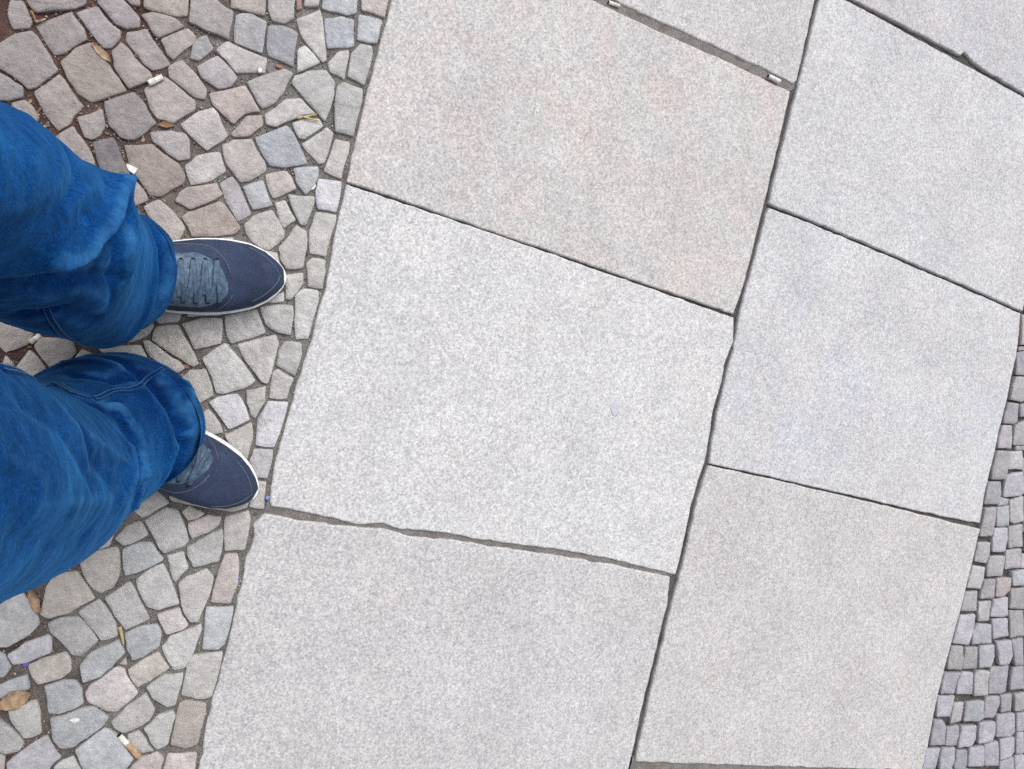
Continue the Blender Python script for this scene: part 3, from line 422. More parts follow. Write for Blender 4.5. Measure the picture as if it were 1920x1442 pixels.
def slab_material():
    m = Mat('granite', .72, .3).world_co()
    oi = m.n.new('ShaderNodeObjectInfo')
    v = m.voro(480); sep = m.n.new('ShaderNodeSeparateColor'); m.l.new(v.outputs['Color'], sep.inputs[0])
    cry = m.ramp(sep.outputs[0], [(0, (.74, .74, .75)), (.22, (.88, .88, .88)), (.5, (.985, .985, .985)), (.8, (1.07, 1.07, 1.07)), (1, (1.20, 1.20, 1.19))])
    v2 = m.voro(290); sep2 = m.n.new('ShaderNodeSeparateColor'); m.l.new(v2.outputs['Color'], sep2.inputs[0])
    cry2 = m.ramp(sep2.outputs[1], [(0, (.80, .80, .81)), (.5, (1, 1, 1)), (1, (1.16, 1.155, 1.14))])
    blot = m.gray(m.noise(7.5, 5, .65).outputs[0], .915, 1.075, .3, .7)
    blot2 = m.gray(m.noise(60, 3, .6).outputs[0], .96, 1.04, .3, .7)
    c = m.mix(m.mix(m.mix(m.mix(oi.outputs['Color'], cry), cry2), blot), blot2)
    hue = m.ramp(m.noise(5.0, 3, .6, dist=.6).outputs['Color'], [(0.25, (1.03, .985, .965)), (.5, (1, 1, 1)), (.75, (.975, .99, 1.03))])
    c = m.mix(c, hue, .35)
    warm = m.gray(m.noise(7, 3, .6, co=m.mapping((1, 1, 1), rot=(.3, .2, .9))).outputs[0], 0, 1, .55, .75)
    wm = m.mix((1, 1, 1, 1), (1.025, .985, .97, 1), warm, 'MIX')
    c = m.mix(c, wm, .5)
    # rusty and bluish stains, as strong as each slab shows them
    def amount(mask, src, k):
        x = m.n.new('ShaderNodeMath'); x.operation = 'MULTIPLY'; m.l.new(mask, x.inputs[0]); m.l.new(src, x.inputs[1])
        y = m.n.new('ShaderNodeMath'); y.operation = 'MULTIPLY'; m.l.new(x.outputs[0], y.inputs[0]); y.inputs[1].default_value = k; return y.outputs[0]
    rm = m.gray(m.noise(11, 4, .65, dist=.5).outputs[0], 0, 1, .45, .70)
    c = m.mix(c, (1.055, .945, .905, 1), amount(rm, oi.outputs['Alpha'], 1.0))
    bm = m.gray(m.noise(8, 4, .65, co=m.mapping((1, 1, 1), rot=(.4, .1, .6)), dist=.5).outputs[0], 0, 1, .50, .72)
    c = m.mix(c, (.925, .95, 1.02, 1), amount(bm, oi.outputs['Object Index'], .105))
    m.color(c)
    b = m.bump(m.noise(330, 3, .65).outputs[0], .22, .0014)
    m.bump(m.noise(45, 3, .5).outputs[0], .25, .003, b)
    return m.m
MAT_SLAB = slab_material()

def sand_material(name, a, b, c3=None, scale=26):
    m = Mat(name, .95, .1).world_co()
    n1 = m.noise(scale, 5, .65)
    st = [(.3, a), (.62, b)] + ([(.8, c3)] if c3 else [])
    c = m.ramp(n1.outputs[0], st)
    gr = m.noise(600, 2, .7)
    c = m.mix(c, m.gray(gr.outputs[0], .45, 1.6, .25, .75))
    m.color(c)
    m.bump(gr.outputs[0], .9, .003)
    return m
def left_sand():
    m = Mat('joint_sand_brown', .95, .1).world_co()
    n1 = m.noise(24, 5, .65)
    grey = m.ramp(n1.outputs[0], [(.3, (.11, .10, .092)), (.6, (.205, .19, .175)), (.8, (.27, .255, .235))])
    red = m.ramp(n1.outputs[0], [(.3, (.055, .034, .031)), (.55, (.105, .06, .052)), (.8, (.16, .11, .09))])
    # leaf mould has gathered in the joints away from the slabs
    mask = m.noise(5.5, 3, .6)
    sep = m.n.new('ShaderNodeSeparateXYZ'); m.l.new(m.co, sep.inputs[0])
    ma = m.n.new('ShaderNodeMath'); ma.operation = 'MULTIPLY_ADD'; ma.inputs[1].default_value = 2.2; ma.inputs[2].default_value = .02
    m.l.new(sep.outputs[0], ma.inputs[0])
    ad = m.n.new('ShaderNodeMath'); ad.operation = 'SUBTRACT'; m.l.new(mask.outputs[0], ad.inputs[0]); m.l.new(ma.outputs[0], ad.inputs[1])
    f = m.gray(ad.outputs[0], 0, 1, .50, .85)
    c = m.mix(grey, red, f, 'MIX')
    gr = m.noise(560, 2, .7)
    m.color(m.mix(c, m.gray(gr.outputs[0], .4, 1.65, .25, .75)))
    m.bump(gr.outputs[0], .9, .003)
    return m.m
MAT_SAND_L = left_sand()
MAT_SAND_S = sand_material('joint_sand_dark', (.05, .047, .044), (.12, .112, .104)).m
MAT_SAND_R = sand_material('joint_sand_grey', (.045, .042, .038), (.11, .10, .088), (.10, .115, .07)).m
MAT_MORTAR = sand_material('old_mortar', (.15, .135, .128), (.235, .213, .203), (.20, .165, .155), 40).m
MAT_GROUND = sand_material('far_paving', (.20, .195, .19), (.27, .262, .255), scale=6).m

def simple(name, col, rough=.7, var=.18, scale=200, spec=.3, bump=.3, bd=.0006):
    m = Mat(name, rough, spec)
    n = m.noise(scale, 3, .6)
    m.color(m.mix(col, m.gray(n.outputs[0], 1 - var, 1 + var, .3, .7)))
    if bump: m.bump(n.outputs[0], bump, bd)
    return m.m

# ---------------------------------------------------------------- polygon tools
def area(P):
    return sum(P[i][0] * P[(i + 1) % len(P)][1] - P[(i + 1) % len(P)][0] * P[i][1] for i in range(len(P))) / 2
def centroid(P):
    return (sum(p[0] for p in P) / len(P), sum(p[1] for p in P) / len(P))
def inside(P, x, y):
    c = False; j = len(P) - 1
    for i in range(len(P)):
        xi, yi = P[i]; xj, yj = P[j]
        if (yi > y) != (yj > y) and x < (xj - xi) * (y - yi) / (yj - yi) + xi: c = not c
        j = i
    return c
def nearest(P, x, y):
    best = (1e9, 0, 0)
    for i in range(len(P)):
        ax, ay = P[i]; bx, by = P[(i + 1) % len(P)]
        dx, dy = bx - ax, by - ay; L = dx * dx + dy * dy
        t = 0 if L == 0 else max(0, min(1, ((x - ax) * dx + (y - ay) * dy) / L))
        px, py = ax + t * dx, ay + t * dy; d = math.hypot(x - px, y - py)
        if d < best[0]: best = (d, px, py)
    return best
def clip(P, px, py, nx, ny):
    """keep the side where (q-p).n <= 0"""
    out = []
    for i in range(len(P)):
        a, b = P[i], P[(i + 1) % len(P)]
        da = (a[0] - px) * nx + (a[1] - py) * ny; db = (b[0] - px) * nx + (b[1] - py) * ny
        if da <= 0: out.append(a)
        if (da < 0) != (db < 0) and da != db:
            t = da / (da - db); out.append((a[0] + (b[0] - a[0]) * t, a[1] + (b[1] - a[1]) * t))
    return out
def clean(P, eps=.003):
    out = []
    for p in P:
        if not out or math.hypot(p[0] - out[-1][0], p[1] - out[-1][1]) > eps: out.append(p)
    while len(out) > 2 and math.hypot(out[0][0] - out[-1][0], out[0][1] - out[-1][1]) <= eps: out.pop()
    return out

class Grid:
    def __init__(self, cell=.1): self.c = cell; self.d = {}; self.items = []
    def add(self, P):
        i = len(self.items); self.items.append(P)
        xs = [p[0] for p in P]; ys = [p[1] for p in P]
        for a in range(int(math.floor(min(xs) / self.c)) - 1, int(math.floor(max(xs) / self.c)) + 2):
            for b in range(int(math.floor(min(ys) / self.c)) - 1, int(math.floor(max(ys) / self.c)) + 2):
                self.d.setdefault((a, b), []).append(i)
    def near(self, x, y):
        return [self.items[i] for i in self.d.get((int(math.floor(x / self.c)), int(math.floor(y / self.c))), [])]

# ---------------------------------------------------------------- one stone
def stone_geo(P, rnd, dz=0., tilt=.012, edge=.0015, thick=.032, rough=.0008, cut=.14):
    Q = []
    n = len(P)
    for i in range(n):
        a, b, c = P[i - 1], P[i], P[(i + 1) % n]
        la = math.hypot(a[0] - b[0], a[1] - b[1]); lc = math.hypot(c[0] - b[0], c[1] - b[1])
        ra = min(cut, .0017 / max(la, 1e-6)); rc = min(cut, .0017 / max(lc, 1e-6))
        Q.append((b[0] + (a[0] - b[0]) * ra, b[1] + (a[1] - b[1]) * ra))
        Q.append((b[0] + (c[0] - b[0]) * rc, b[1] + (c[1] - b[1]) * rc))
    # a little wander on long edges
    W = []
    for i in range(len(Q)):
        a, b = Q[i], Q[(i + 1) % len(Q)]
        W.append(a)
        L = math.hypot(a[0] - b[0], a[1] - b[1])
        if L > .014:
            k = rnd.uniform(-.0012, .0012); nx, ny = (b[1] - a[1]) / L, -(b[0] - a[0]) / L
            W.append(((a[0] + b[0]) / 2 + nx * k, (a[1] + b[1]) / 2 + ny * k))
    Q = W
    cx, cy = centroid(Q); n = len(Q)
    tx, ty = rnd.gauss(0, tilt), rnd.gauss(0, tilt)
    def ins(p, d):
        L = math.hypot(p[0] - cx, p[1] - cy); f = max(.15, 1 - d / max(L, 1e-6))
        return (cx + (p[0] - cx) * f, cy + (p[1] - cy) * f)
    V, Fc = [], []
    for d, z, r in ((.003, -thick, 0), (.0, -.0056, 0), (edge * .3, -.0012, .3), (edge, -.0003, .7), (edge * 5, .0002, 1)):
        for p in Q:
            x, y = ins(p, d)
            V.append((x, y, z + dz + (x - cx) * tx + (y - cy) * ty + rnd.uniform(-rough, rough) * r))
    for k in range(4):
        for i in range(n):
            j = (i + 1) % n
            Fc.append((k * n + i, k * n + j, (k + 1) * n + j, (k + 1) * n + i))
    V.append((cx, cy, dz + rnd.uniform(-.0004, .0006))); c = len(V) - 1
    for i in range(n): Fc.append((4 * n + i, 4 * n + (i + 1) % n, c))
    return V, Fc

def merge(list_geo):
    V, Fc = [], []
    for v, f in list_geo:
        o = len(V); V += v; Fc += [tuple(i + o for i in q) for q in f]
    return V, Fc

# ---------------------------------------------------------------- beds and far ground
def bed(name, x0, x1, y0, y1, step, z, amp, mat, sc):
    nx, ny = int((x1 - x0) / step) + 1, int((y1 - y0) / step) + 1
    V = []
    for j in range(ny):
        y = y0 + (y1 - y0) * j / (ny - 1)
        for i in range(nx):
            x = x0 + (x1 - x0) * i / (nx - 1)
            V.append((x, y, z + amp * mnoise.noise(Vector((x * sc, y * sc, z * 50))) + amp * .5 * mnoise.noise(Vector((x * sc * 3, y * sc * 3, 7)))))
    Fc = [(j * nx + i, j * nx + i + 1, (j + 1) * nx + i + 1, (j + 1) * nx + i) for j in range(ny - 1) for i in range(nx - 1)]
    return tag(build(name, V, Fc, mat), kind='structure')

YB0, YB1 = -1.62, 1.85
ground = tag(build('ground', [(-600, -600, -.045), (600, -600, -.045), (600, 600, -.045), (-600, 600, -.045)], [(0, 1, 2, 3)], MAT_GROUND), kind='structure')
cobble_paving = bed('cobble_paving', -1.6, .155, YB0, YB1, .008, -.0050, .0022, MAT_SAND_L, 42)
slab_path = bed('slab_path', .1555, 1.675, YB0, YB1, .01, -.0080, .0028, MAT_SAND_S, 34)
sett_paving = bed('sett_paving', 1.6755, 3.4, YB0, YB1, .012, -.0095, .0025, MAT_SAND_R, 34)

# ---------------------------------------------------------------- granite slabs
SLABCOL = {'TL': (211, 208, 207), 'ML': (221, 220, 221), 'BL': (211, 209, 210), 'TL2': (207, 205, 205), 'RT': (205, 204, 207),
           'R2': (213, 212, 214), 'R3': (215, 214, 216), 'R4': (210, 208, 208)}
EXTRA = {'a': (.145, .925, -1.145, -.70), 'b': (.143, .925, -1.60, -1.155), 'c': (.15, .92, 1.175, 1.62), 'd': (.905, 1.674, -1.075, -.632),
         'e': (.905, 1.675, -1.56, -1.085), 'f': (.932, 1.672, 1.38, 1.82)}
for k, (a, b, c, d) in EXTRA.items():
    if k in 'ab': b = .893
    SLABS['x' + k] = [(a, c), (b, c), (b, d), (a, d)]; SLABCOL['x' + k] = (209, 208, 210)

def soften(P, passes=2):
    # worn outline: ease the small kinks, keep the four corners
    for _ in range(passes):
        n = len(P); out = []
        for i in range(n):
            a, b, c = P[i - 1], P[i], P[(i + 1) % n]
            d1 = math.atan2(b[1] - a[1], b[0] - a[0]); d2 = math.atan2(c[1] - b[1], c[0] - b[0])
            t = abs((d2 - d1 + math.pi) % (2 * math.pi) - math.pi)
            out.append(b if t > .6 else ((a[0] + 2 * b[0] + c[0]) / 4, (a[1] + 2 * b[1] + c[1]) / 4))
        P = out
    return P
def slab_geo(P, rnd, dz, passes=1):
    P = soften(P, passes)
    Q = []
    for i in range(len(P)):                       # resample the outline finely, chipped edge
        a, b = P[i], P[(i + 1) % len(P)]
        L = math.hypot(a[0] - b[0], a[1] - b[1]); k = max(1, int(L / .009))
        for t in range(k):
            x, y = a[0] + (b[0] - a[0]) * t / k, a[1] + (b[1] - a[1]) * t / k
            nx, ny = (b[1] - a[1]) / max(L, 1e-6), -(b[0] - a[0]) / max(L, 1e-6)
            w = .0016 * mnoise.noise(Vector((x * 48, y * 48, dz * 900))) + .0009 * mnoise.noise(Vector((x * 190, y * 190, 3)))
            if mnoise.noise(Vector((x * 26, y * 26, 11))) > .52: w -= .0025 * rnd.random()
            Q.append((x + nx * w, y + ny * w))
    n = len(Q)
    nrm = []
    for i in range(n):
        a, b = Q[i - 2], Q[(i + 2) % n]
        L = math.hypot(b[0] - a[0], b[1] - a[1]) or 1
        nrm.append((-(b[1] - a[1]) / L, (b[0] - a[0]) / L))          # inward for ccw
    V, Fc = [], []
    for d, z in ((-.0006, -.05), (-.0008, -.0036), (.0002, -.0010), (.0020, 0.)):
        for i in range(n):
            r = rnd.uniform(.75, 1.25) if 0 < d < .008 else 1
            V.append((Q[i][0] + nrm[i][0] * d * r, Q[i][1] + nrm[i][1] * d * r, z + dz))
    for k in range(3):
        for i in range(n):
            j = (i + 1) % n
            Fc.append((k * n + i, k * n + j, (k + 1) * n + j, (k + 1) * n + i))
    Fc.append(tuple(3 * n + i for i in range(n)))
    return V, Fc

rs = random.Random(3)
for k, P in SLABS.items():
    V, Fc = slab_geo(P, rs, 0. if k in ('ML', 'BL') else rs.uniform(-.0012, .0012), 0 if k in ('BL', 'ML') else 1)
    o = build('slab', V, Fc, MAT_SLAB, slab_path, smooth=False)
    col = srgb(*SLABCOL[k], K)
    o.color = (*col[:3], {'TL': .62, 'RT': .45, 'R4': .3, 'TL2': .35}.get(k, .08)); o.pass_index = {'R3': 9, 'R2': 6, 'RT': 4, 'ML': 2}.get(k, 1)

# old mortar in the wide joints
def mortar_geo(P, rnd, z=-.004):
    xs = [p[0] for p in P]; ys = [p[1] for p in P]
    st = .004
    x0, y0 = min(xs), min(ys); nx = int((max(xs) - x0) / st) + 2; ny = int((max(ys) - y0) / st) + 2
    idx = {}; V = []; Fc = []
    def vid(i, j):
        if (i, j) not in idx:
            x, y = x0 + i * st, y0 + j * st
            h = .0022 * mnoise.noise(Vector((x * 70, y * 70, 1))) + .0016 * mnoise.noise(Vector((x * 230, y * 230, 5)))
            idx[(i, j)] = len(V); V.append((x, y, z + h))
        return idx[(i, j)]
    for i in range(nx):
        for j in range(ny):
            x, y = x0 + (i + .5) * st, y0 + (j + .5) * st
            if inside(P, x, y) or nearest(P, x, y)[0] < .005:
                Fc.append((vid(i, j), vid(i + 1, j), vid(i + 1, j + 1), vid(i, j + 1)))
    return V, Fc
for k, P in MORTAR.items():
    V, Fc = mortar_geo(P, rs)
    build('mortar_joint', V, Fc, MAT_MORTAR, slab_path)

# ---------------------------------------------------------------- left: irregular cobbles
rc = random.Random(11)
def square_up(P):
    # split stones have real corners: swap short chamfers for the meeting point of the faces beside them
    P = list(P)
    for _ in range(6):
        n = len(P)
        if n <= 4: break
        L = [math.hypot(P[(i + 1) % n][0] - P[i][0], P[(i + 1) % n][1] - P[i][1]) for i in range(n)]
        per = sum(L); done = False
        for i in sorted(range(n), key=lambda i: L[i]):
            if L[i] > .15 * per or L[i] > .016: break
            a, b, c, d = P[i - 1], P[i], P[(i + 1) % n], P[(i + 2) % n]
            r1 = (b[0] - a[0], b[1] - a[1]); r2 = (c[0] - d[0], c[1] - d[1])
            den = r1[0] * r2[1] - r1[1] * r2[0]
            if abs(den) < .35 * math.hypot(*r1) * math.hypot(*r2): continue
            t = ((d[0] - a[0]) * r2[1] - (d[1] - a[1]) * r2[0]) / den
            x = (a[0] + r1[0] * t, a[1] + r1[1] * t)
            if t < 1 or math.hypot(x[0] - b[0], x[1] - b[1]) > .0075 or math.hypot(x[0] - c[0], x[1] - c[1]) > .0075: continue
            k = .8; m_ = ((b[0] + c[0]) / 2, (b[1] + c[1]) / 2)
            x = (m_[0] + (x[0] - m_[0]) * k, m_[1] + (x[1] - m_[1]) * k)
            P = [p for j, p in enumerate(P) if j not in (i, (i + 1) % n)]
            P.insert(i if (i + 1) % n else len(P), x); done = True; break
        if not done: break
    return P
def grow(P, G, want=.0042, gap=.0024, skip=None):
    # stones nearly touch: push each corner out towards its neighbours, leaving a narrow joint
    n = len(P); out = []
    for i in range(n):
        a, b, c = P[i - 1], P[i], P[(i + 1) % n]
        l1 = math.hypot(b[0] - a[0], b[1] - a[1]) or 1; l2 = math.hypot(c[0] - b[0], c[1] - b[1]) or 1
        nx = (b[1] - a[1]) / l1 + (c[1] - b[1]) / l2; ny = -(b[0] - a[0]) / l1 - (c[0] - b[0]) / l2
        L = math.hypot(nx, ny) or 1
        d = min([nearest(T, *b)[0] for T in G.near(*b) if T is not skip] + [1.])
        k = max(0., min(want, (d - gap) / 2))
        out.append((b[0] + nx / L * k, b[1] + ny / L * k))
    return out
grid = Grid(.12)
for c, P in COBBLES: grid.add(P)
for P in list(SLABS.values()): grid.add(P)
n_obj = 0
def put_cobble(c, P):
    global n_obj
    V, Fc = stone_geo(P, rc, rc.gauss(0, .0009) - (.006 if c == 'x' else 0))
    o = build('cobblestone', V, Fc, MAT_STONE, cobble_paving)
    cx, cy = centroid(P)
    body_shade = 1.0
    if cx < .02 and cy > .12: body_shade = .89 - .22 * min(1, max(0, (.02 - cx) / .25))     # person's shade painted into the upper-left stones, tinted warm
    r, g, b = CLS[c]
    j = rc.uniform(.93, 1.05)
    c4 = srgb(r, g, b, K * 1.13 * body_shade * j)
    tint = (1 - body_shade) * .9
    o.color = (c4[0] * (1 + .10 * tint), c4[1] * (1 - .20 * tint), c4[2] * (1 - .22 * tint), 1)
    n_obj += 1
for c, P in COBBLES: put_cobble(c, grow(square_up(P), grid, skip=P))

def fill_cells(seeds, spacing, grid, gap, amin, hard):
    """convex cells round seeds, kept clear of what is already laid"""
    sg = {}
    for i, s in enumerate(seeds): sg.setdefault((int(math.floor(s[0] / spacing)), int(math.floor(s[1] / spacing))), []).append(i)
    res = []
    for i, (x, y) in enumerate(seeds):
        h = spacing * .72
        P = [(x - h, y - h), (x + h, y - h), (x + h, y + h), (x - h, y + h)]
        gx, gy = int(math.floor(x / spacing)), int(math.floor(y / spacing))
        for a in range(gx - 2, gx + 3):
            for b in range(gy - 2, gy + 3):
                for j in sg.get((a, b), ()):
                    if j == i: continue
                    dx, dy = seeds[j][0] - x, seeds[j][1] - y; L = math.hypot(dx, dy)
                    if L > 2.1 * spacing: continue
                    P = clip(P, x + dx / 2 - dx / L * gap / 2, y + dy / 2 - dy / L * gap / 2, dx / L, dy / L)
                    if len(P) < 3: break
        for T in grid.near(x, y):
            if len(P) < 3: break
            d, px, py = nearest(T, x, y)
            if d > 2 * spacing: continue
            if d < 1e-6: P = []; break
            nx, ny = (px - x) / d, (py - y) / d
            P = clip(P, px - nx * gap, py - ny * gap, nx, ny)
        if len(P) < 3: continue
        P = clean(P)
        if len(P) >= 3 and area(P) > amin: res.append(P)
    return res

def free(x, y, dmin):
    for T in grid.near(x, y):
        if inside(T, x, y) or nearest(T, x, y)[0] < dmin: return False
    return True
SP = .047
seeds = []
j = 0; y = YB0
while y < YB1:
    x = -1.58 + (SP / 2 if j % 2 else 0)
    while x < .12:
        sx, sy = x + rc.uniform(-.3, .3) * SP, y + rc.uniform(-.3, .3) * SP
        if sx < .125 and free(sx, sy, .014): seeds.append((sx, sy))
        x += SP
    y += SP * .9; j += 1
cells = fill_cells(seeds, SP, grid, .005, .00035, None)
for P in cells: grid.add(P)
extra = []
for _ in range(9000):
    x, y = rc.uniform(-.8, .13), rc.uniform(-1.2, 1.2)
    if free(x, y, .0125) and all(math.hypot(x - a, y - b) > .03 for a, b in extra): extra.append((x, y))
cells2 = fill_cells(extra, SP, grid, .004, .0002, None)
for P in cells2: grid.add(P)
cells = cells + cells2
cells.sort(key=lambda P: math.hypot(centroid(P)[0] + .05, centroid(P)[1] - 0))
KS = ['g', 'w', 'w', 'b', 'l', 'p', 'v', 'g', 'y', 'k', 'w']
room = 296 - n_obj
for P in cells[:room]: put_cobble(rc.choice(KS), P)
V, Fc = merge([stone_geo(P, rc, rc.gauss(0, .0009)) for P in cells[room:]])
tag(build('cobblestone', V, Fc, MAT_STONE_MASS, cobble_paving), kind='stuff')

# ---------------------------------------------------------------- right: small setts laid in rows
gr2 = Grid(.12)
for c, P in SETTS: gr2.add(P)
for P in list(SLABS.values()): gr2.add(P)
n_set = 0
def put_sett(c, P):
    global n_set
    V, Fc = stone_geo(P, rc, rc.gauss(0, .0014), tilt=.02, edge=.0016)
    o = build('sett', V, Fc, MAT_STONE, sett_paving)
    r, g, b = CLS[c]; o.color = srgb(r * .995, g * .987, b * 1.01, K * .98 * rc.uniform(.80, 1.10)); n_set += 1
for c, P in SETTS: put_sett(c, grow(square_up(P), gr2, .0035, .0030, skip=P))
quads = []
y = YB0 + .01
wob = lambda x, y: .012 * math.sin(x * 3.1 + y * 1.7) + .03 * (x - 1.7) * math.sin(y * 2.2)
while y < YB1 - .05:
    h = rc.uniform(.040, .048)
    x = 1.66 + rc.uniform(0, .03)
    while x < 3.36:
        w = rc.uniform(.036, .05); gp = .0025
        q = [(x + gp, y + gp), (x + w - gp, y + gp), (x + w - gp, y + h - gp), (x + gp, y + h - gp)]
        q = [(a + rc.uniform(-.002, .002), b + wob(a, y) + rc.uniform(-.002, .002)) for a, b in q]
        quads.append(q); x += w
    y += h
sq = []
for q in quads:
    cx, cy = centroid(q); P = q; ok = True
    for T in gr2.near(cx, cy):
        if inside(T, cx, cy): ok = False; break
        d, px, py = nearest(T, cx, cy)
        if d > .05: continue
        if d < .004: ok = False; break
        nx, ny = (px - cx) / d, (py - cy) / d
        P = clip(P, px - nx * .003, py - ny * .003, nx, ny)
        if len(P) < 3: ok = False; break
    if ok:
        P = clean(P)
        if len(P) >= 3 and area(P) > .0003: sq.append(P)
sq.sort(key=lambda P: math.hypot(centroid(P)[0] - 1.75, (centroid(P)[1] + .15) * .8))
room = 296 - n_set
for P in sq[:room]: put_sett(rc.choice('vgvbg'), P)
V, Fc = merge([stone_geo(P, rc, rc.gauss(0, .0014), tilt=.02) for P in sq[room:]])
tag(build('sett', V, Fc, MAT_SETT_MASS, sett_paving), kind='stuff')

# ---------------------------------------------------------------- the person: jeans and shoes
def denim():
    m = Mat('denim', .9, .04)
    uv = m.tc.outputs['UV']
    base = m.ramp(m.noise(9, 4, .6).outputs[0], [(.25, (.0015, .021, .103)), (.5, (.0029, .040, .158)), (.75, (.0065, .070, .228))])
    st = m.noise(1, 3, .65, co=m.mapping((430, 130, 1), uv)); st2 = m.noise(1, 2, .6, co=m.mapping((150, 330, 1), uv))
    c = m.mix(base, m.gray(st.outputs[0], .70, 1.34, .3, .7)); c = m.mix(c, m.gray(st2.outputs[0], .76, 1.26, .28, .72)); c = m.mix(c, m.gray(m.noise(38, 4, .6).outputs[0], .76, 1.26, .3, .7)); c = m.mix(c, m.gray(m.noise(420, 2, .7).outputs[0], .66, 1.36, .3, .7))
    # washed-out fronts, inner legs darkened in the colour as body shade; slubs in the weave
    fd_ = m.n.new('ShaderNodeAttribute'); fd_.attribute_name = 'fade_shade'
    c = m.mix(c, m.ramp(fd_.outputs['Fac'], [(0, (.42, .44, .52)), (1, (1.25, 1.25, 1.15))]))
    g = m.n.new('ShaderNodeAttribute'); g.attribute_name = 'wear'
    wear = m.gray(g.outputs['Fac'], 0, .55, .05, 1)
    wn_ = m.gray(m.noise(60, 3, .6).outputs[0], .2, 1, .3, .7)
    c = m.mix(c, (.045, .175, .38, 1), m.mix(wear, wn_), 'MIX')
    m.color(c)
    m.b.inputs['Sheen Weight'].default_value = .30; m.b.inputs['Sheen Roughness'].default_value = .35
    m.b.inputs['Sheen Tint'].default_value = (.08, .38, .8, 1)
    b = m.bump(st.outputs[0], .35, .0010); b = m.bump(st2.outputs[0], .35, .0008, b)
    m.bump(m.noise(75, 3, .55).outputs[0], .3, .0025, b)
    return m.m
MAT_DENIM = denim()
MAT_THREAD = simple('denim_thread', (.034, .10, .215, 1), .8, .25, 300)
def canvas():
    m = Mat('navy_canvas', .85, .25)
    w = m.noise(520, 2, .6); c = m.mix((.024, .036, .073, 1), m.gray(w.outputs[0], .72, 1.30, .3, .7))
    c = m.mix(c, m.gray(m.noise(24, 4, .65).outputs[0], .74, 1.25, .3, .7))
    c = m.mix(c, (.10, .105, .12, 1), m.gray(m.noise(60, 5, .7).outputs[0], 0, .30, .54, .78), 'MIX')
    m.color(c); b = m.bump(w.outputs[0], .5, .0006); m.bump(m.noise(70, 3, .5).outputs[0], .35, .0025, b)
    return m.m
MAT_SUEDE = canvas()
def satin():
    m = Mat('blue_satin', .42, .45)
    n = m.noise(95, 4, .65, dist=.8)
    c = m.ramp(n.outputs[0], [(.28, (.022, .034, .062)), (.48, (.052, .090, .145)), (.70, (.105, .172, .25))])  # panel's own blue, with sky reflection painted in as the lighter patches
    m.color(c); m.bump(n.outputs[0], .6, .003)
    return m.m
MAT_PATENT = satin()
MAT_LACE = simple('blue_lace', (.050, .085, .132, 1), .6, .5, 130, .35, .5, .0012)
MAT_SOLE = simple('white_rubber', (.76, .755, .745, 1), .6, .13, 55, .3, .2)
MAT_WELT = simple('grey_blue_trim', (.065, .085, .12, 1), .6, .2, 300)
MAT_DARK = simple('dark_sock', (.012, .014, .02, 1), .95, .3, 300)

person = empty('person', (-.13, -.06, 0))
tag(person, 'person in blue jeans and navy lace-up shoes standing on the cobbles', 'person')
def pchild(o, par):
    o.parent = par
    o.matrix_parent_inverse = par.matrix_world.inverted() if par.type != 'EMPTY' else Matrix.Translation(-par.location)
    return o

ZK = np.array([0.04, 0.13, 0.22, 0.31, 0.40, 0.50, 0.62, 0.82])
def interp(v, z):
    v = np.array(v); mm = np.gradient(v, ZK)
    i = np.clip(np.searchsorted(ZK, z) - 1, 0, len(ZK) - 2)
    h = ZK[i + 1] - ZK[i]; t = (z - ZK[i]) / h
    return (2*t**3-3*t**2+1)*v[i] + (t**3-2*t**2+t)*h*mm[i] + (-2*t**3+3*t**2)*v[i+1] + (t**3-t**2)*h*mm[i+1]
def seg_dist(P, pts):
    D = np.full(P.shape[:-1], 1e9)
    for a, b in zip(pts[:-1], pts[1:]):
        a, b = np.array(a), np.array(b); ab = b - a
        t = np.clip(((P - a) @ ab) / max(ab @ ab, 1e-9), 0, 1)
        D = np.minimum(D, np.linalg.norm(P - a - t[..., None] * ab, axis=-1))
    return D
def normals(S):
    return (lambda n: n / np.maximum(np.linalg.norm(n, axis=-1, keepdims=True), 1e-9))(
        np.cross(np.roll(S, -1, 1) - np.roll(S, 1, 1), np.gradient(S, axis=0)))
NT, NZ = 280, 380
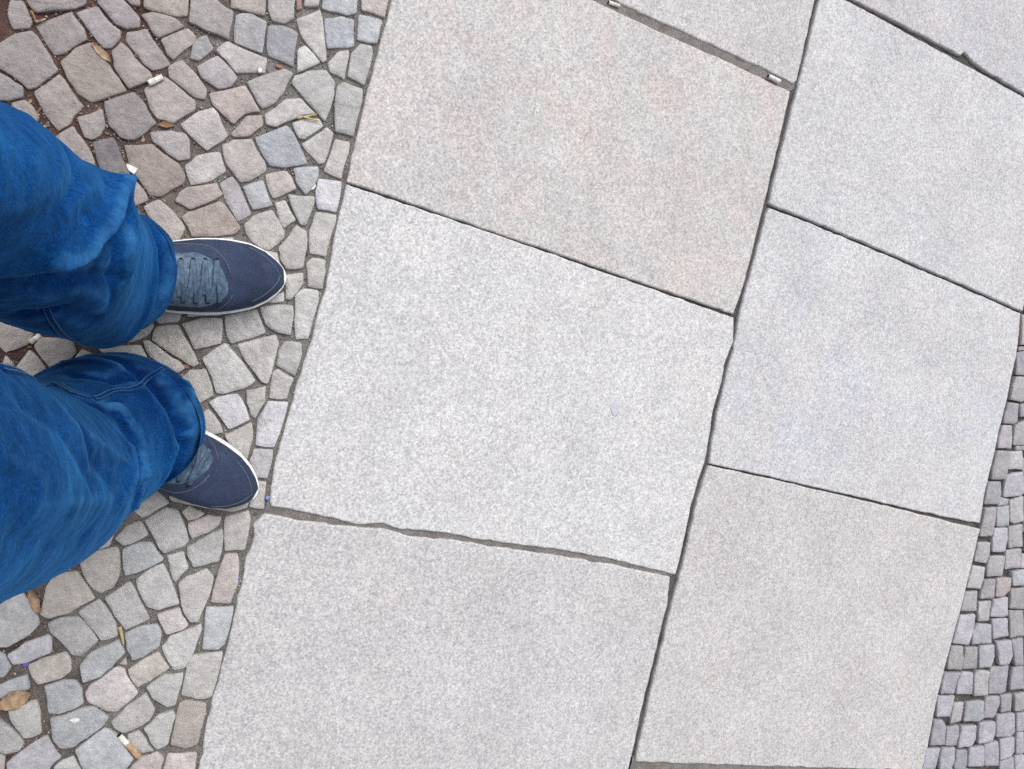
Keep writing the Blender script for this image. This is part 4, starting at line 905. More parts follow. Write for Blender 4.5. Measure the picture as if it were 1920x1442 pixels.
def leg_surface(Kk, fd, folds, seed):
    Kk = np.array(Kk)
    u = np.linspace(0, 1, NZ); z = .04 + (.84 - .04) * (u ** 1.25)
    z = np.minimum(z, .82)
    c = [interp(Kk[:, i], z) for i in range(4)]
    th = np.linspace(0, 2 * np.pi, NT, endpoint=False)
    lx = np.cos(th)[None] * c[2][:, None]; ly = np.sin(th)[None] * c[3][:, None]
    ca, sa = math.cos(fd), math.sin(fd)
    X = c[0][:, None] + lx * ca - ly * sa; Y = c[1][:, None] + lx * sa + ly * ca
    Z = z[:, None] + (.022 * np.exp(-((z - .04) / .05)))[:, None] * np.cos(th)[None] + 0 * X
    S = np.stack([X, Y, Z], -1); N = normals(S)
    disp = np.zeros(S.shape[:2])
    for pts, a, w in folds:
        d = seg_dist(S, pts); disp += a * (1.8 if a < 0 else 1.3) * np.exp(-(d / (w * .95)) ** (1.25 if a > 0 else 1.5))
    # the trouser leg stacks on the shoe: it tucks in above the hem and hangs over in a lip
    sg = 1. if seed == 0 else -1.
    tw0 = (th + np.pi) % (2 * np.pi) - np.pi
    D = np.exp(-((tw0 + sg * .40) / 1.0) ** 2)[None]
    zw = z[:, None] - .012 * np.sin(1.6 * tw0 + sg * .8)[None]
    ss = lambda a, b, v: (lambda t: t * t * (3 - 2 * t))(np.clip((v - a) / (b - a), 0, 1))
    depth = (.024 if seed == 0 else .019)
    D2 = np.exp(-((tw0 + (.45 if seed == 0 else -.85)) / .75) ** 2)[None]
    disp -= D * (depth * ss(.095, .118, zw) * (1 - ss(.27, .42, zw)) - .007 * np.exp(-((zw - .160) / .014) ** 2)) + D2 * .028 * np.exp(-((zw - .118) / .021) ** 2)
    flat = S.reshape(-1, 3); nz = np.empty(len(flat))
    for i, p in enumerate(flat):
        v = Vector((p[0] * 13 + seed, p[1] * 13, p[2] * 20)); 
        r = 1 - abs(mnoise.noise(v)) * 2
        low = max(0., 1 - (p[2] - .04) / .16)
        nz[i] = .0035 * mnoise.noise(Vector((p[0] * 9 + seed, p[1] * 9, p[2] * 7))) + .0016 * r * (.5 + .8 * low) \
              + .0009 * mnoise.noise(Vector((p[0] * 70, p[1] * 70 + seed, p[2] * 60)))
    disp += nz.reshape(disp.shape)
    hemf = np.exp(-((z - .04) / .010) ** 2)[:, None]
    disp = disp * (1 - .7 * hemf)
    # sewn hem: a shallow step and a puckered stitch line
    band = (1 / (1 + np.exp((z - .062) / .0012)))[:, None]
    disp = disp + .0011 * band - .0013 * np.exp(-((z - .060) / .0016) ** 2)[:, None] * (1 + .5 * np.sin(th * 90)[None])
    box = lambda A, k: sum(np.roll(A, (i, j), (0, 1)) for i in range(-k, k + 1, 2) for j in range(-k, k + 1, 2)) / len(range(-k, k + 1, 2)) ** 2
    wear = np.clip((disp - box(disp, 6)) / .0026 - .1, 0, 1); wear[:9] *= .3; wear[:3] = .75; wear[-9:] = 0
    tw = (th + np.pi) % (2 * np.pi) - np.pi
    fade_shade = np.exp(-((tw - (.35 if seed == 0 else -.35)) / 1.15) ** 2)[None] * (.45 + .55 * np.clip((z - .08) / .2, 0, 1))[:, None]  # pale outer fronts; dark inner sides are shade painted into the cloth
    return S + N * disp[..., None], z, th, wear, fade_shade
def ring_mesh(S, z, th, close_top=False, hem=True):
    V = S.reshape(-1, 3).tolist(); nz, nt = S.shape[:2]; Fc = []; UV = []
    for i in range(nz - 1):
        for j in range(nt):
            k = (j + 1) % nt
            Fc.append((i * nt + j, i * nt + k, (i + 1) * nt + k, (i + 1) * nt + j))
            u0, u1 = th[j] * .08, (th[j] + th[1] - th[0]) * .08
            UV += [(u0, z[i]), (u1, z[i]), (u1, z[i + 1]), (u0, z[i + 1])]
    if hem:                                     # cloth thickness, turned up inside
        c = S[0].mean(0); prev = list(range(nt))
        for dk, dz in ((.0016, -.0012), (.0034, .0002), (.0045, .012), (.006, .05)):
            base = len(V)
            for j in range(nt):
                p = S[0, j]; d = c - p; d[2] = 0; d = d / max(np.linalg.norm(d), 1e-6)
                V.append([p[0] + d[0] * dk, p[1] + d[1] * dk, p[2] + dz])
            for j in range(nt):
                k = (j + 1) % nt
                Fc.append((prev[k], prev[j], base + j, base + k)); UV += [(th[j] * .08, 0), (th[j] * .08, .01), (th[j] * .08 + .003, .01), (th[j] * .08 + .003, 0)]
            prev = list(range(base, base + nt))
    return V, Fc, UV
FLA, FRA = math.radians(14), math.radians(-14)
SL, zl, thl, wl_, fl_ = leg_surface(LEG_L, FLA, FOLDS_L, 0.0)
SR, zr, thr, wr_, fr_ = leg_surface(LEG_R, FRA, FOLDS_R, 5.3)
V1, F1, U1 = ring_mesh(SL, zl, thl); V2, F2, U2 = ring_mesh(SR, zr, thr)
# seat of the jeans
zp = np.linspace(.74, 1.0, 40); thp = np.linspace(0, 2 * np.pi, 120, endpoint=False)
kx = np.interp(zp, [.74, .80, .88, 1.0], [.085, .112, .122, .108]); ky = np.interp(zp, [.74, .80, .88, 1.0], [.120, .168, .178, .158])
SP_ = np.stack([-.236 - .02 * (zp - .8)[:, None] + kx[:, None] * np.cos(thp), -.041 + ky[:, None] * np.sin(thp), zp[:, None] + 0 * kx[:, None] * thp], -1)
V3, F3, U3 = ring_mesh(SP_, zp, thp, hem=False)
top = len(V3); V3.append([-.238, -.041, .985]); nt = len(thp); b0 = (len(zp) - 1) * nt
for j in range(nt): F3.append((b0 + j, b0 + (j + 1) % nt, top)); U3 += [(0, 0), (.01, 0), (0, .01)]
Vj, Fj = merge([(V1, F1), (V2, F2), (V3, F3)])
mej = make_mesh('jeans', Vj, Fj)
uvl = mej.uv_layers.new(name='UVMap'); uvl.data.foreach_set('uv', np.array(U1 + U2 + U3, dtype=np.float32).ravel())
wa = np.zeros(len(Vj), dtype=np.float32); wa[:wl_.size] = wl_.ravel(); wa[len(V1):len(V1) + wr_.size] = wr_.ravel()
at_ = mej.attributes.new('wear', 'FLOAT', 'POINT'); at_.data.foreach_set('value', wa)
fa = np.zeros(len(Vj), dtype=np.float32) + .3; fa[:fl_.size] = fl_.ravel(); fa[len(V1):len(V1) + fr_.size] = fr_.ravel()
at_ = mej.attributes.new('fade_shade', 'FLOAT', 'POINT'); at_.data.foreach_set('value', fa)
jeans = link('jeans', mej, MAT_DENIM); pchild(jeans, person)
jeans['label'] = 'faded blue denim jeans with creased lower legs'

def tube(pts, r, n=8, flat=1.0, up=None):
    """tube round a polyline; flat squashes it along up"""
    pts = [Vector(p) for p in pts]; V, Fc = [], []
    for i, p in enumerate(pts):
        t = (pts[min(i + 1, len(pts) - 1)] - pts[max(i - 1, 0)]).normalized()
        a = Vector(up[i]) if up is not None else Vector((0, 0, 1))
        s = t.cross(a)
        if s.length < 1e-4: s = t.cross(Vector((1, 0, 0)))
        s.normalize(); b = s.cross(t).normalized()
        rr = r[i] if isinstance(r, (list, tuple)) else r
        for k in range(n):
            g = 2 * math.pi * k / n
            V.append(tuple(p + s * (math.cos(g) * rr) + b * (math.sin(g) * rr * flat)))
    for i in range(len(pts) - 1):
        for k in range(n):
            l = (k + 1) % n
            Fc.append((i * n + k, i * n + l, (i + 1) * n + l, (i + 1) * n + k))
    Fc.append(tuple(range(n))[::-1]); Fc.append(tuple((len(pts) - 1) * n + k for k in range(n)))
    return V, Fc
def smooth_path(pts, k=6):
    P = [Vector(p) for p in pts]; out = []
    for i in range(len(P) - 1):
        p0, p1, p2, p3 = P[max(i - 1, 0)], P[i], P[i + 1], P[min(i + 2, len(P) - 1)]
        for s in range(k):
            t = s / k
            out.append(.5 * ((2 * p1) + (-p0 + p2) * t + (2 * p0 - 5 * p1 + 4 * p2 - p3) * t * t + (-p0 + 3 * p1 - 3 * p2 + p3) * t ** 3))
    out.append(P[-1]); return out
def snap(S, N, p, off):
    d = ((S - np.array(p)) ** 2).sum(-1); i = np.unravel_index(d.argmin(), d.shape)
    return Vector((S[i] + N[i] * off).tolist()), Vector(N[i].tolist())
NL, NR = normals(SL), normals(SR)
for key, S, N, wd in (('inseam_r', SR, NR, .0042), ('hem_r', SR, NR, .0036), ('inseam_l', SL, NL, .0036)):
    path = smooth_path(SEAMS[key], 10); sp = [snap(S, N, p, .0002) for p in path]
    # light smoothing of the snapped path
    pts = [s[0] for s in sp]
    for _ in range(3): pts = [pts[0]] + [(pts[i - 1] + pts[i] * 2 + pts[i + 1]) / 4 for i in range(1, len(pts) - 1)] + [pts[-1]]
    up = [s[1] for s in sp]
    seam = build('seam', *tube(pts, wd, 8, .38, up), MAT_DENIM); pchild(seam, jeans)
    geo = []
    for side in (-1, 1):
        acc = 0.; i = 0
        L = [0.]
        for a, b in zip(pts[:-1], pts[1:]): L.append(L[-1] + (b - a).length)
        s = 0.
        while s < L[-1] - .003:
            def at(q):
                i = min(max(int(np.searchsorted(L, q)) - 1, 0), len(pts) - 2)
                f = (q - L[i]) / max(L[i + 1] - L[i], 1e-9)
                p = pts[i].lerp(pts[i + 1], f); n = up[i]; t = (pts[i + 1] - pts[i]).normalized(); sd = t.cross(n).normalized()
                return p + sd * (side * wd * .62) + n * (wd * .36), n
            (a, n1), (b, n2) = at(s), at(s + .0024)
            mid = (a + b) / 2 + n1 * .0005
            geo.append(tube([a, mid, b], [.0004, .00055, .0004], 5, 1, [n1, n1, n2])); s += .0036
    stt = tag(build('stitching', *merge(geo), MAT_THREAD), kind='stuff'); pchild(stt, seam)

# stitched hems
for S, N, zz in ((SL, NL, zl), (SR, NR, zr)):
    row = int(np.searchsorted(zz, .0585)); geo = []
    pts = [Vector(q) for q in (S[row] + N[row] * .0004).tolist()]; nn_ = [Vector(q) for q in N[row].tolist()]
    ds = .0034; acc = 0.
    for i in range(len(pts)):
        a, b = pts[i], pts[(i + 1) % len(pts)]; L = (b - a).length
        if L < 1e-6: continue
        q = ds - acc
        while q < L:
            c = a.lerp(b, q / L); t = (b - a).normalized()
            geo.append(tube([c - t * .0011, c + nn_[i] * .0004, c + t * .0011], [.00035, .0005, .00035], 5, 1, [nn_[i]] * 3)); q += ds
        acc = L - (q - ds)
    stt = tag(build('stitching', *merge(geo), MAT_THREAD), kind='stuff'); pchild(stt, jeans)
# ---- shoes
S_MM = [0, 1.2, 4, 8, 15, 30, 50, 75, 95, 120, 150, 200, 250, 275, 288, 294, 296]
W_OUT = [0, 6.5, 13, 19, 27, 39.5, 49, 54, 55.5, 55, 51, 43, 41, 36, 26, 15, 0]
W_IN = [0, 6.5, 13, 18.5, 26, 37, 46, 51, 53, 53, 50, 42, 40, 35, 25, 15, 0]
H_S = [0, 6, 15, 30, 60, 90, 120, 150, 185, 205, 250, 280, 296]
H_V = [13, 20, 27, 33, 40, 49, 61, 73, 84, 82, 70, 60, 50]
LEN = .296
def make_shoe(toe, ang, outer_sign, wsc, name_label):
    a = math.radians(ang); d = Vector((math.cos(a), math.sin(a), 0)); nrm = Vector((-d.y, d.x, 0)) * outer_sign
    org = Vector((toe[0], toe[1], 0))
    def wd(s, side):
        return float(np.interp(s * 1000, S_MM, W_OUT if side > 0 else W_IN)) / 1000 * wsc
    def top(s): return float(np.interp(s * 1000, H_S, H_V)) / 1000
    Z0 = .003; ZT = .025
    def P(s, w, z): return org - d * s + nrm * w + Vector((0, 0, z))
    # outline sampled densely at both ends
    tt = [(1 - math.cos(math.pi * i / 90)) / 2 for i in range(91)]
    ol = [(t * LEN, wd(t * LEN, 1)) for t in tt] + [(t * LEN, -wd(t * LEN, -1)) for t in reversed(tt[1:-1])]
    # smooth the outline
    for _ in range(3):
        n = len(ol); ol = [((ol[i - 1][0] + 2 * ol[i][0] + ol[(i + 1) % n][0]) / 4, (ol[i - 1][1] + 2 * ol[i][1] + ol[(i + 1) % n][1]) / 4) for i in range(n)]
    n = len(ol); V, Fc = [], []
    prof = [(.004, Z0), (.0006, Z0 + .0015), (0, Z0 + .006), (.0003, ZT - .004), (.0010, ZT - .001), (.0022, ZT), (.010, ZT - .0005)]
    for ins_, z in prof:
        for i, (s, w) in enumerate(ol):
            s0, w0 = ol[i - 1]; s1, w1 = ol[(i + 1) % n]
            tx, ty = s1 - s0, w1 - w0; L = math.hypot(tx, ty) or 1
            nx, ny = -ty / L, tx / L
            if (LEN * .45 - s) * nx + (-w) * ny < 0: nx, ny = -nx, -ny
            V.append(tuple(P(s + nx * ins_, w + ny * ins_, z)))
    for k in range(len(prof) - 1):
        for i in range(n):
            j = (i + 1) % n; Fc.append((k * n + i, k * n + j, (k + 1) * n + j, (k + 1) * n + i))
    Fc.append(tuple(range(n))[::-1]); Fc.append(tuple((len(prof) - 1) * n + i for i in range(n)))
    sole_geo = (V, Fc)
    # upper
    INS = .0042
    def up_pt(s, phi, off=0.):
        """phi 0 = outer side, pi = inner side"""
        s = min(max(s, INS + .0004), LEN - .006)
        q = (s - INS) / (LEN - 2 * INS)
        wo, wi = max(wd(s, 1) - INS * .8, .0008), max(wd(s, -1) - INS * .8, .0008)
        c, sn = math.cos(phi), math.sin(phi)
        w = (wo if c > 0 else -wi) * abs(c) ** .72
        h = top(s)
        sq = min(1., (s - INS) / .028)
        h *= (1 - (1 - max(sq, 0)) ** 2.6) ** .5 if sq < 1 else 1
        crease = 0
        if .05 < s < .13: crease = .0010 * math.sin(s * 420 + c * 2.2) * sn * math.exp(-((s - .088) / .022) ** 2)
        z = ZT - .001 + h * sn ** .80 + crease
        return P(s, w, z)
    def up_n(s, phi):
        e = .002
        a_ = up_pt(s + e, phi) - up_pt(s - e, phi); b_ = up_pt(s, phi + .02) - up_pt(s, phi - .02)
        nn = a_.cross(b_); 
        if nn.length < 1e-12: return Vector((0, 0, 1))
        nn.normalize(); return nn if nn.z > -0.2 else -nn
    ns, npn = 110, 48; V, Fc = [], []
    for i in range(ns + 1):
        t = (1 - math.cos(math.pi * i / ns)) / 2 * .35 + .65 * (i / ns)
        s = INS + .0004 + t * (LEN - .006 - INS - .0004)
        for k in range(npn + 1): V.append(tuple(up_pt(s, math.pi * k / npn)))
    for i in range(ns):
        for k in range(npn):
            Fc.append((i * (npn + 1) + k, i * (npn + 1) + k + 1, (i + 1) * (npn + 1) + k + 1, (i + 1) * (npn + 1) + k))
    shoe = build('shoe', V, Fc, MAT_SUEDE); pchild(shoe, person); shoe['label'] = name_label
    sole = build('sole', *sole_geo, MAT_SOLE); pchild(sole, shoe)
    # raised panel carrying the laces
    def patch(name, mat, s0, s1, fphi, off, nsx=40, nk=30):
        V, Fc = [], []
        for i in range(nsx + 1):
            f = i / nsx; s = s0 + (s1 - s0) * f; lo, hi = fphi(f)
            for k in range(nk + 1):
                g = k / nk; ph = lo + (hi - lo) * g
                e = min(1., 8 * min(g, 1 - g), 8 * f) ** .5
                p = up_pt(s, ph); nn = up_n(s, ph)
                wr = .0006 * mnoise.noise(Vector((s * 160, ph * 7, ang)))
                V.append(tuple(p + nn * (off * e - .0006 + wr * e)))
        for i in range(nsx):
            for k in range(nk): Fc.append((i * (nk + 1) + k, i * (nk + 1) + k + 1, (i + 1) * (nk + 1) + k + 1, (i + 1) * (nk + 1) + k))
        o = build(name, V, Fc, mat); pchild(o, shoe); return o
    mid = math.radians(97)
    ov = lambda hw, sh: (lambda f: (mid + sh - hw * min(1, max(f, .003) * 2.6) ** .5, mid + sh + hw * min(1, max(f, .003) * 2.6) ** .5))
    patch('lace_panel', MAT_PATENT, .082, .185, ov(math.radians(44), math.radians(8)), .0022)
    patch('tongue', MAT_PATENT, .098, .190, ov(math.radians(20), math.radians(6)), .0040)
    # quarter seam lines
    geo = []
    for sg in (-1, 1):
        pts, up = [], []
        for i in range(26):
            f = i / 25; s = .078 + .085 * f; ph = mid + math.radians(8) + sg * math.radians(50 + 22 * f) * min(1, (f + .02) * 3) ** .5
            up.append(up_n(s, ph)); pts.append(up_pt(s, ph) + up[-1] * .0003)
        geo.append(tube(pts, .0010, 6, .7, up))
    o = build('quarter_seam', *merge(geo), MAT_WELT); pchild(o, shoe)
    # stitched trim round the toe
    pts, up = [], []
    for i, (s, w) in enumerate(ol[-24:] + ol[:25]):
        s2, w2 = s + .0095 * max(0, 1 - (s / .09)), w * (1 - .0085 / max(abs(w), .0086)) if abs(w) > .0086 else 0
        lim = max(wd(max(s2, INS + .001), 1 if w2 > 0 else -1) - INS * .8, .001)
        c = min(.97, abs(w2) / lim) ** (1 / .72); ph = math.acos(c) if w2 >= 0 else math.pi - math.acos(c)
        if s2 > .085: continue
        n_ = up_n(s2, ph); up.append(n_); pts.append(up_pt(s2, ph) + n_ * .0002)
    for _ in range(2): pts = [pts[0]] + [(pts[i - 1] + pts[i] * 2 + pts[i + 1]) / 4 for i in range(1, len(pts) - 1)] + [pts[-1]]
    o = build('toe_trim', *tube(pts, .0010, 6, .8, up), MAT_WELT); pchild(o, shoe)
    # eyelets and laces
    rows = [.096, .111, .126, .141, .156]
    geo_e = []; le, ri = [], []
    for s in rows:
        for sg, lst in ((-1, le), (1, ri)):
            ph = mid + math.radians(6) + sg * math.radians(27)
            nn = up_n(s, ph); p = up_pt(s, ph) + nn * .0024; lst.append((p, nn, s, ph))
            t = nn.cross(Vector((0, 0, 1)));  t = t.normalized() if t.length > 1e-3 else Vector((1, 0, 0)); b = nn.cross(t)
            ring = [p + t * (math.cos(g) * .0024) + b * (math.sin(g) * .0024) for g in [2 * math.pi * k / 12 for k in range(13)]]
            pchild(build('eyelet', *tube(ring, .0008, 5, 1, [nn] * 13), MAT_DARK), shoe)
    def lace(s0, p0, s1, p1, lift):
        pts, up = [], []
        for i in range(15):
            f = i / 14; s = s0 + (s1 - s0) * f; ph = p0 + (p1 - p0) * f
            nn = up_n(s, ph); up.append(nn); pts.append(up_pt(s, ph) + nn * (.0026 + lift * .4 * math.sin(math.pi * f)))
        return tube(pts, .0032, 8, .28, up)
    for i in range(len(rows)):
        pchild(build('lace', *lace(le[i][2], le[i][3], ri[i][2], ri[i][3], .0022), MAT_LACE), shoe)
        if i + 1 < len(rows):
            pchild(build('lace', *lace(le[i][2], le[i][3], ri[i + 1][2], ri[i + 1][3], .0036), MAT_LACE), shoe)
    # sock inside the trouser leg
    c0 = org - d * .225
    V, Fc = [], []
    for i, (z, r) in enumerate(((.05, .040), (.09, .038), (.13, .036), (.2, .042), (.24, .045))):
        for k in range(24): V.append((c0.x + r * math.cos(k * math.pi / 12), c0.y + r * math.sin(k * math.pi / 12), z))
    for i in range(4):
        for k in range(24): Fc.append((i * 24 + k, i * 24 + (k + 1) % 24, (i + 1) * 24 + (k + 1) % 24, (i + 1) * 24 + k))
    pchild(build('sock', V, Fc, MAT_DARK), shoe)
    return shoe
tl, trr = TOES['toe_l'], TOES['toe_r']
make_shoe(tl, 16, 1, 1.0, 'navy lace-up shoe with white sole on the left foot')
make_shoe((trr[0] + .003, trr[1] + .0), -16, -1, .95, 'navy lace-up shoe with white sole on the right foot')


# ---------------------------------------------------------------- litter on the paving
MAT_PAPER = simple('butt_paper', (.60, .58, .54, 1), .85, .3, 120)
MAT_FILTER = simple('butt_filter', (.43, .28, .17, 1), .85, .35, 140)
MAT_PALE = simple('butt_fibre', (.52, .47, .39, 1), .9, .15, 260)
MAT_STRAW = simple('dry_straw', (.40, .32, .16, 1), .8, .2, 200)
MAT_LEAF = simple('dry_leaf_tan', (.34, .235, .15, 1), .85, .5, 90)
MAT_LEAF2 = simple('dry_leaf_brown', (.22, .125, .075, 1), .85, .35, 90)
MAT_RUST = simple('rust_bit', (.26, .13, .10, 1), .85, .3, 200)
MAT_BLUE = simple('blue_plastic', (.17, .20, .46, 1), .5, .1, 200)
MAT_PURPLE = simple('violet_petal', (.13, .10, .34, 1), .7, .2, 200)
MAT_GUM = simple('old_gum', (.42, .425, .455, 1), .8, .14, 260)
MAT_WHITE = simple('white_scrap', (.62, .61, .58, 1), .8, .2, 260)
rl = random.Random(21)

def cyl_path(p0, p1, z, r, n=12, seg=6, squash=.9, bend=.0, taper=None):
    pts = []
    for i in range(seg + 1):
        f = i / seg
        pts.append(((p0[0] + (p1[0] - p0[0]) * f) + bend * math.sin(math.pi * f), p0[1] + (p1[1] - p0[1]) * f, z))
    rr = [(r if taper is None else r * taper(i / seg)) * rl.uniform(.93, 1.05) for i in range(seg + 1)]
    return tube(pts, rr, n, squash)
def butt(p0, p1, z, r, filt, label, mf):
    L = lambda f: (p0[0] + (p1[0] - p0[0]) * f, p0[1] + (p1[1] - p0[1]) * f)
    root = empty('cigarette_butt', (*L(.5), z)); tag(root, label, 'cigarette butt')
    if filt < .99:
        o = build('paper', *cyl_path(L(0), L(1 - filt), z, r * .95), MAT_PAPER); pchild(o, root)
        ash = build('burnt_end', *cyl_path(L(-.05), L(.03), z, r * .75, seg=2), MAT_DARK); pchild(ash, root)
    o = build('filter', *cyl_path(L(1 - filt), L(1), z, r), mf); pchild(o, root)
    e = build('filter_end', *cyl_path(L(.995), L(1.02), z, r * .86, seg=2), MAT_PALE); pchild(e, root)
S_ = SPOTS
butt(S_['butt_s2a'], S_['butt_s2b'], .003, .0042, .45, 'white cigarette butt lying in the wide mortar joint', MAT_PAPER)
butt(S_['paper1'], S_['paper0'], .004, .0042, .4, 'white cigarette butt on cobbles at upper left', MAT_PAPER)
butt(S_['butt_g1'], S_['butt_g0'], .000, .0038, .4, 'pale cigarette butt on cobbles between the two trouser legs', MAT_PALE)
butt(S_['butt_j0'], S_['butt_j1'], .001, .0042, .62, 'cigarette butt with orange filter wedged between bottom cobbles', MAT_FILTER)
butt(S_['scrap_top0'], S_['scrap_top1'], -.001, .0032, .5, 'short cigarette butt in mortar joint at top edge', MAT_PALE)

def stalk(name, p0, p1, z, r, mat, label, cat, bend=.002, fork=False):
    g = [cyl_path(p0, p1, z, r, 7, 8, .8, bend, lambda f: 1 - .45 * f)]
    if fork:
        q = (p0[0] + (p1[0] - p0[0]) * .3, p0[1] + (p1[1] - p0[1]) * .3)
        e = (p1[0] + (p1[1] - p0[1]) * .3, p1[1] - (p1[0] - p0[0]) * .35)
        g.append(cyl_path(q, e, z + .001, r * .7, 7, 6, .8, bend))
    return tag(build(name, *merge(g), mat), label, cat)
stalk('dry_stalk', S_['stalk0'], S_['stalk1'], .0035, .0018, MAT_STRAW, 'yellow dry grass stalk lying beside the upper slab edge', 'grass stalk', .001, True)
stalk('dry_stalk', S_['straw0'], S_['straw1'], .002, .0028, MAT_STRAW, 'short yellow straw upright in picture between lower left cobbles', 'grass stalk', .0008)
stalk('twig', S_['twig0'], S_['twig2'], .001, .0020, MAT_LEAF2, 'small reddish twig in joint at top left corner', 'twig', .001)
stalk('twig', S_['twig2'], S_['twig1'], .001, .0020, MAT_LEAF, 'pale twig lying across the joint near top left corner', 'twig', .001)

def leaf(p0, p1, wid, z, mat, label, curl=.004, seed=0, name='dry_leaf', cat='leaf'):
    r = random.Random(seed); n, m_ = 14, 8
    dx, dy = p1[0] - p0[0], p1[1] - p0[1]; L = math.hypot(dx, dy); tx, ty = dx / L, dy / L
    V, Fc = [], []
    for lay in (1, 0):
        for i in range(n + 1):
            f = i / n; w = wid / 2 * (math.sin(math.pi * min(.985, max(.03, f))) ** .7) * r.uniform(.85, 1.12)
            for k in range(m_ + 1):
                g = 2 * k / m_ - 1
                h = z + curl * (g * g) + curl * .6 * math.sin(f * 5 + seed) + .001 * mnoise.noise(Vector((f * 5, g * 3, seed))) - (.0006 if not lay else 0)
                V.append((p0[0] + dx * f - ty * w * g, p0[1] + dy * f + tx * w * g, h))
    N = (n + 1) * (m_ + 1)
    for i in range(n):
        for k in range(m_):
            a = i * (m_ + 1) + k; q = (a, a + 1, a + m_ + 2, a + m_ + 1)
            Fc.append(q); Fc.append(tuple(N + t for t in reversed(q)))
    rim = [k for k in range(m_ + 1)] + [(i + 1) * (m_ + 1) - 1 for i in range(1, n + 1)] + [n * (m_ + 1) + k for k in range(m_ - 1, -1, -1)] + [i * (m_ + 1) for i in range(n - 1, 0, -1)]
    for a, b in zip(rim, rim[1:] + rim[:1]): Fc.append((a, N + a, N + b, b))
    return tag(build(name, V, Fc, mat), label, cat)
la, la2 = S_['leaf_a'], S_['leaf_a2']
leaf((la[0] - (la2[0] - la[0]), la[1] - (la2[1] - la[1])), la2, .026, .002, MAT_LEAF, 'tan curled dry leaf at the left edge of the picture', .003, 1)
leaf(S_['leaf_b0'], S_['leaf_b1'], .010, .000, MAT_LEAF, 'narrow tan dry leaf in joint between upper left cobbles', .002, 2)
leaf(S_['leaf_c0'], S_['leaf_c1'], .012, .000, MAT_LEAF, 'brown dry leaf beside the lower trouser leg', .003, 3)
leaf(S_['leaf_d0'], S_['leaf_d1'], .008, -.001, MAT_LEAF2, 'thin brown leaf in gap above the left knee', .001, 4)

def chip(name, p, r, h, z, mat, label, cat, seed, asp=1.0, rot=0.):
    rr = random.Random(seed); n = 14 if cat == 'chewing gum' else 7; V, Fc = [], []
    rad = [r * rr.uniform(.7, 1.25) for _ in range(n)]
    if n > 7: rad = [(rad[i - 1] + 2 * rad[i] + rad[(i + 1) % n]) / 4 for i in range(n)]
    for f, zz in ((1.0, -.001), (1.0, h * .35), (.86, h * .8), (.5, h)):
        for k in range(n):
            a = 2 * math.pi * k / n; x, y = rad[k] * f * math.cos(a), rad[k] * f * math.sin(a) * asp
            V.append((p[0] + x * math.cos(rot) - y * math.sin(rot), p[1] + x * math.sin(rot) + y * math.cos(rot), z + zz + rr.uniform(-.1, .1) * h))
    for q in range(3):
        for k in range(n): Fc.append((q * n + k, q * n + (k + 1) % n, (q + 1) * n + (k + 1) % n, (q + 1) * n + k))
    Fc.append(tuple(3 * n + k for k in range(n)))
    return tag(build(name, V, Fc, mat, smooth=cat == 'chewing gum'), label, cat)
chip('chewing_gum', S_['gum1'], 0.0105, .0005, .0002, MAT_GUM, 'flattened grey chewing gum spot on the middle slab', 'chewing gum', 1, 1.35)
chip('chewing_gum', S_['gum2'], .0085, .0005, .0002, MAT_GUM, 'flattened grey chewing gum spot on the bottom slab', 'chewing gum', 2)
chip('chip_of_brick', S_['bit_red'], .007, .003, -.004, MAT_RUST, 'small reddish brick chip in joint beside right trouser hem', 'brick chip', 3, .6)
chip('chip_of_brick', S_['bit_orange'], .0075, .003, -.004, MAT_RUST, 'orange brick chip in gap between upper cobbles', 'brick chip', 4, .45, .2)
chip('plastic_scrap', S_['blue1'], .0032, .0015, .001, MAT_BLUE, 'tiny blue plastic scrap at corner of the middle slab', 'plastic scrap', 5)
chip('plastic_scrap', S_['blue2'], .0027, .0015, -.002, MAT_BLUE, 'tiny blue plastic scrap at left edge of the bottom slab', 'plastic scrap', 6)
chip('petal', S_['purple'], .005, .0015, -.003, MAT_PURPLE, 'small violet petal in joint at lower left', 'petal', 7)
chip('paper_scrap', S_['chip'], .0085, .0012, .001, MAT_WHITE, 'white paper scrap on the beige cobble above the knee', 'paper scrap', 8, .6, -.3)
chip('paper_scrap', S_['white1'], .007, .0006, .0012, MAT_WHITE, 'white paper scrap on a blue grey cobble at bottom left', 'paper scrap', 9, .55, .3)
chip('paper_scrap', S_['pale'], .0055, .002, -.003, MAT_WHITE, 'pale scrap in joint by the light square cobble', 'paper scrap', 10, .45, 1.1)
chip('paper_scrap', S_['white4'], .004, .0015, .0012, MAT_WHITE, 'tiny white scrap on upper cobble near the slab', 'paper scrap', 12)

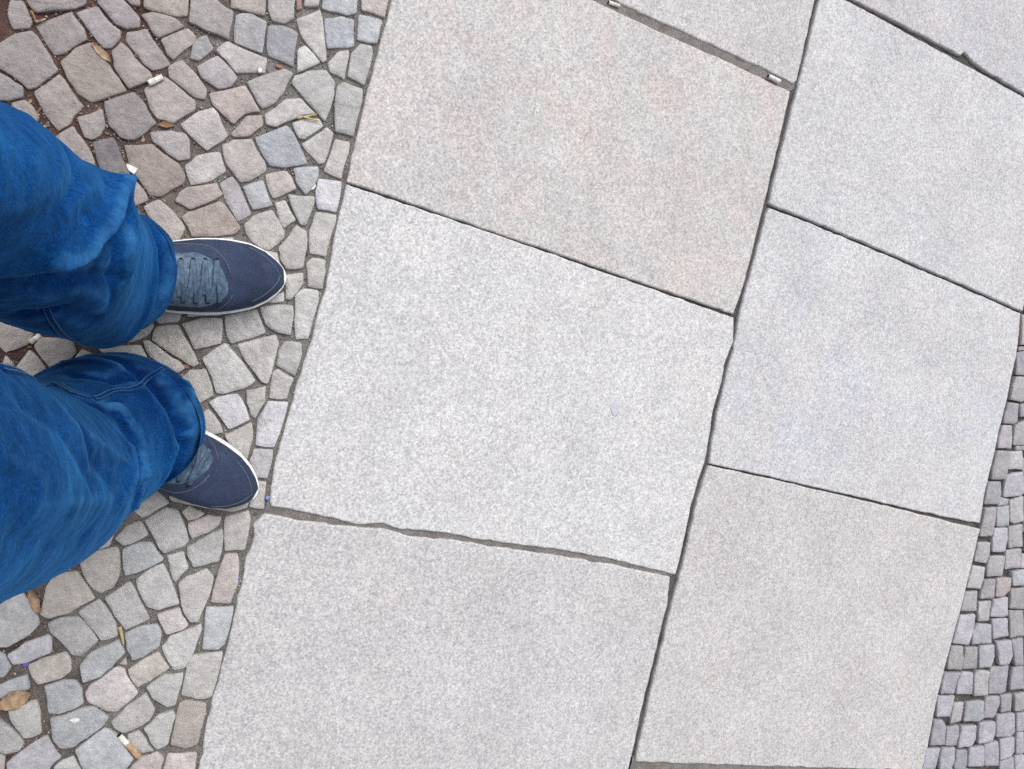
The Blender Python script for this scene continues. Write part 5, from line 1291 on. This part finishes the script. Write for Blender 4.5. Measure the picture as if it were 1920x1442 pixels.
# crumbled leaf mould and grit caught in the joints: nobody could count it
def joint_points(n, x0, x1, y0, y1, G, rnd, dens=lambda x, y: 1.):
    out = []; tries = 0
    while len(out) < n and tries < n * 60:
        tries += 1
        x, y = rnd.uniform(x0, x1), rnd.uniform(y0, y1)
        if rnd.random() > dens(x, y): continue
        if any(inside(T, x, y) for T in G.near(x, y)): continue
        out.append((x, y))
    return out
def flakes(pts, rnd, smin, smax, thick, z):
    V, Fc = [], []
    for x, y in pts:
        b = len(V); a = rnd.uniform(0, 6.28); s = rnd.uniform(smin, smax); w = s * rnd.uniform(.3, .8)
        zz = z + rnd.uniform(0, .003); t1, t2 = rnd.uniform(-.4, .4), rnd.uniform(-.4, .4)
        for lx, ly in ((-1, -.6), (0, -1), (1, -.4), (.8, .7), (-.2, 1), (-.9, .5)):
            px, py = lx * s, ly * w
            X, Y = px * math.cos(a) - py * math.sin(a), px * math.sin(a) + py * math.cos(a)
            V.append((x + X, y + Y, zz + t1 * X + t2 * Y))
        for i in range(6): V.append((V[b + i][0], V[b + i][1], V[b + i][2] - thick))
        Fc.append(tuple(range(b, b + 6))); Fc.append(tuple(range(b + 11, b + 5, -1)))
        for i in range(6): Fc.append((b + i, b + 6 + i, b + 6 + (i + 1) % 6, b + (i + 1) % 6))
    return V, Fc
isl3 = [(0, (.10, .055, .045, 1)), (.3, (.15, .085, .065, 1)), (.55, (.20, .13, .09, 1)), (.75, (.07, .045, .04, 1)), (.9, (.33, .24, .17, 1))]
def island_mat(name, st, rough=.9):
    m = Mat(name, rough, .15); g = m.n.new('ShaderNodeNewGeometry'); m.color(m.ramp(g.outputs['Random Per Island'], st, 'CONSTANT')); return m.m
MAT_MOULD = island_mat('leaf_mould', isl3)
MAT_GRIT = island_mat('grit', [(0, (.12, .11, .10, 1)), (.3, (.22, .205, .185, 1)), (.55, (.32, .30, .28, 1)), (.8, (.17, .14, .12, 1)), (.93, (.48, .46, .43, 1))])
dn = lambda x, y: min(1, max(.02, (.02 - x) / .34)) * (1.0 if y > -.05 else .35)
pm = joint_points(1500, -.55, .12, -.7, .7, grid, rl, dn)
tag(build('leaf_mould', *flakes(pm, rl, .0009, .0032, .0003, -.0045), MAT_MOULD, smooth=False), 'crumbled brown leaf mould in the cobble joints', 'leaf litter', kind='stuff')
pg = joint_points(5200, -.5, .16, -.75, .75, grid, rl) + joint_points(700, 1.66, 2.2, -.75, .5, gr2, rl)
def pebbles(pts, rnd):
    V, Fc = [], []
    for x, y in pts:
        b = len(V); s = rnd.uniform(.0006, .0020)
        for lx, ly, lz in ((1, 0, 0), (-1, 0, 0), (0, 1, 0), (0, -1, 0), (0, 0, 1), (0, 0, -1)):
            V.append((x + lx * s * rnd.uniform(.7, 1.3), y + ly * s * rnd.uniform(.7, 1.3), -.0040 + lz * s * .8))
        for f in ((0, 2, 4), (2, 1, 4), (1, 3, 4), (3, 0, 4), (2, 0, 5), (1, 2, 5), (3, 1, 5), (0, 3, 5)): Fc.append(tuple(b + i for i in f))
    return V, Fc
tag(build('grit', *pebbles(pg, rl), MAT_GRIT), 'grey grit lying in the joints of the paving', 'grit', kind='stuff')
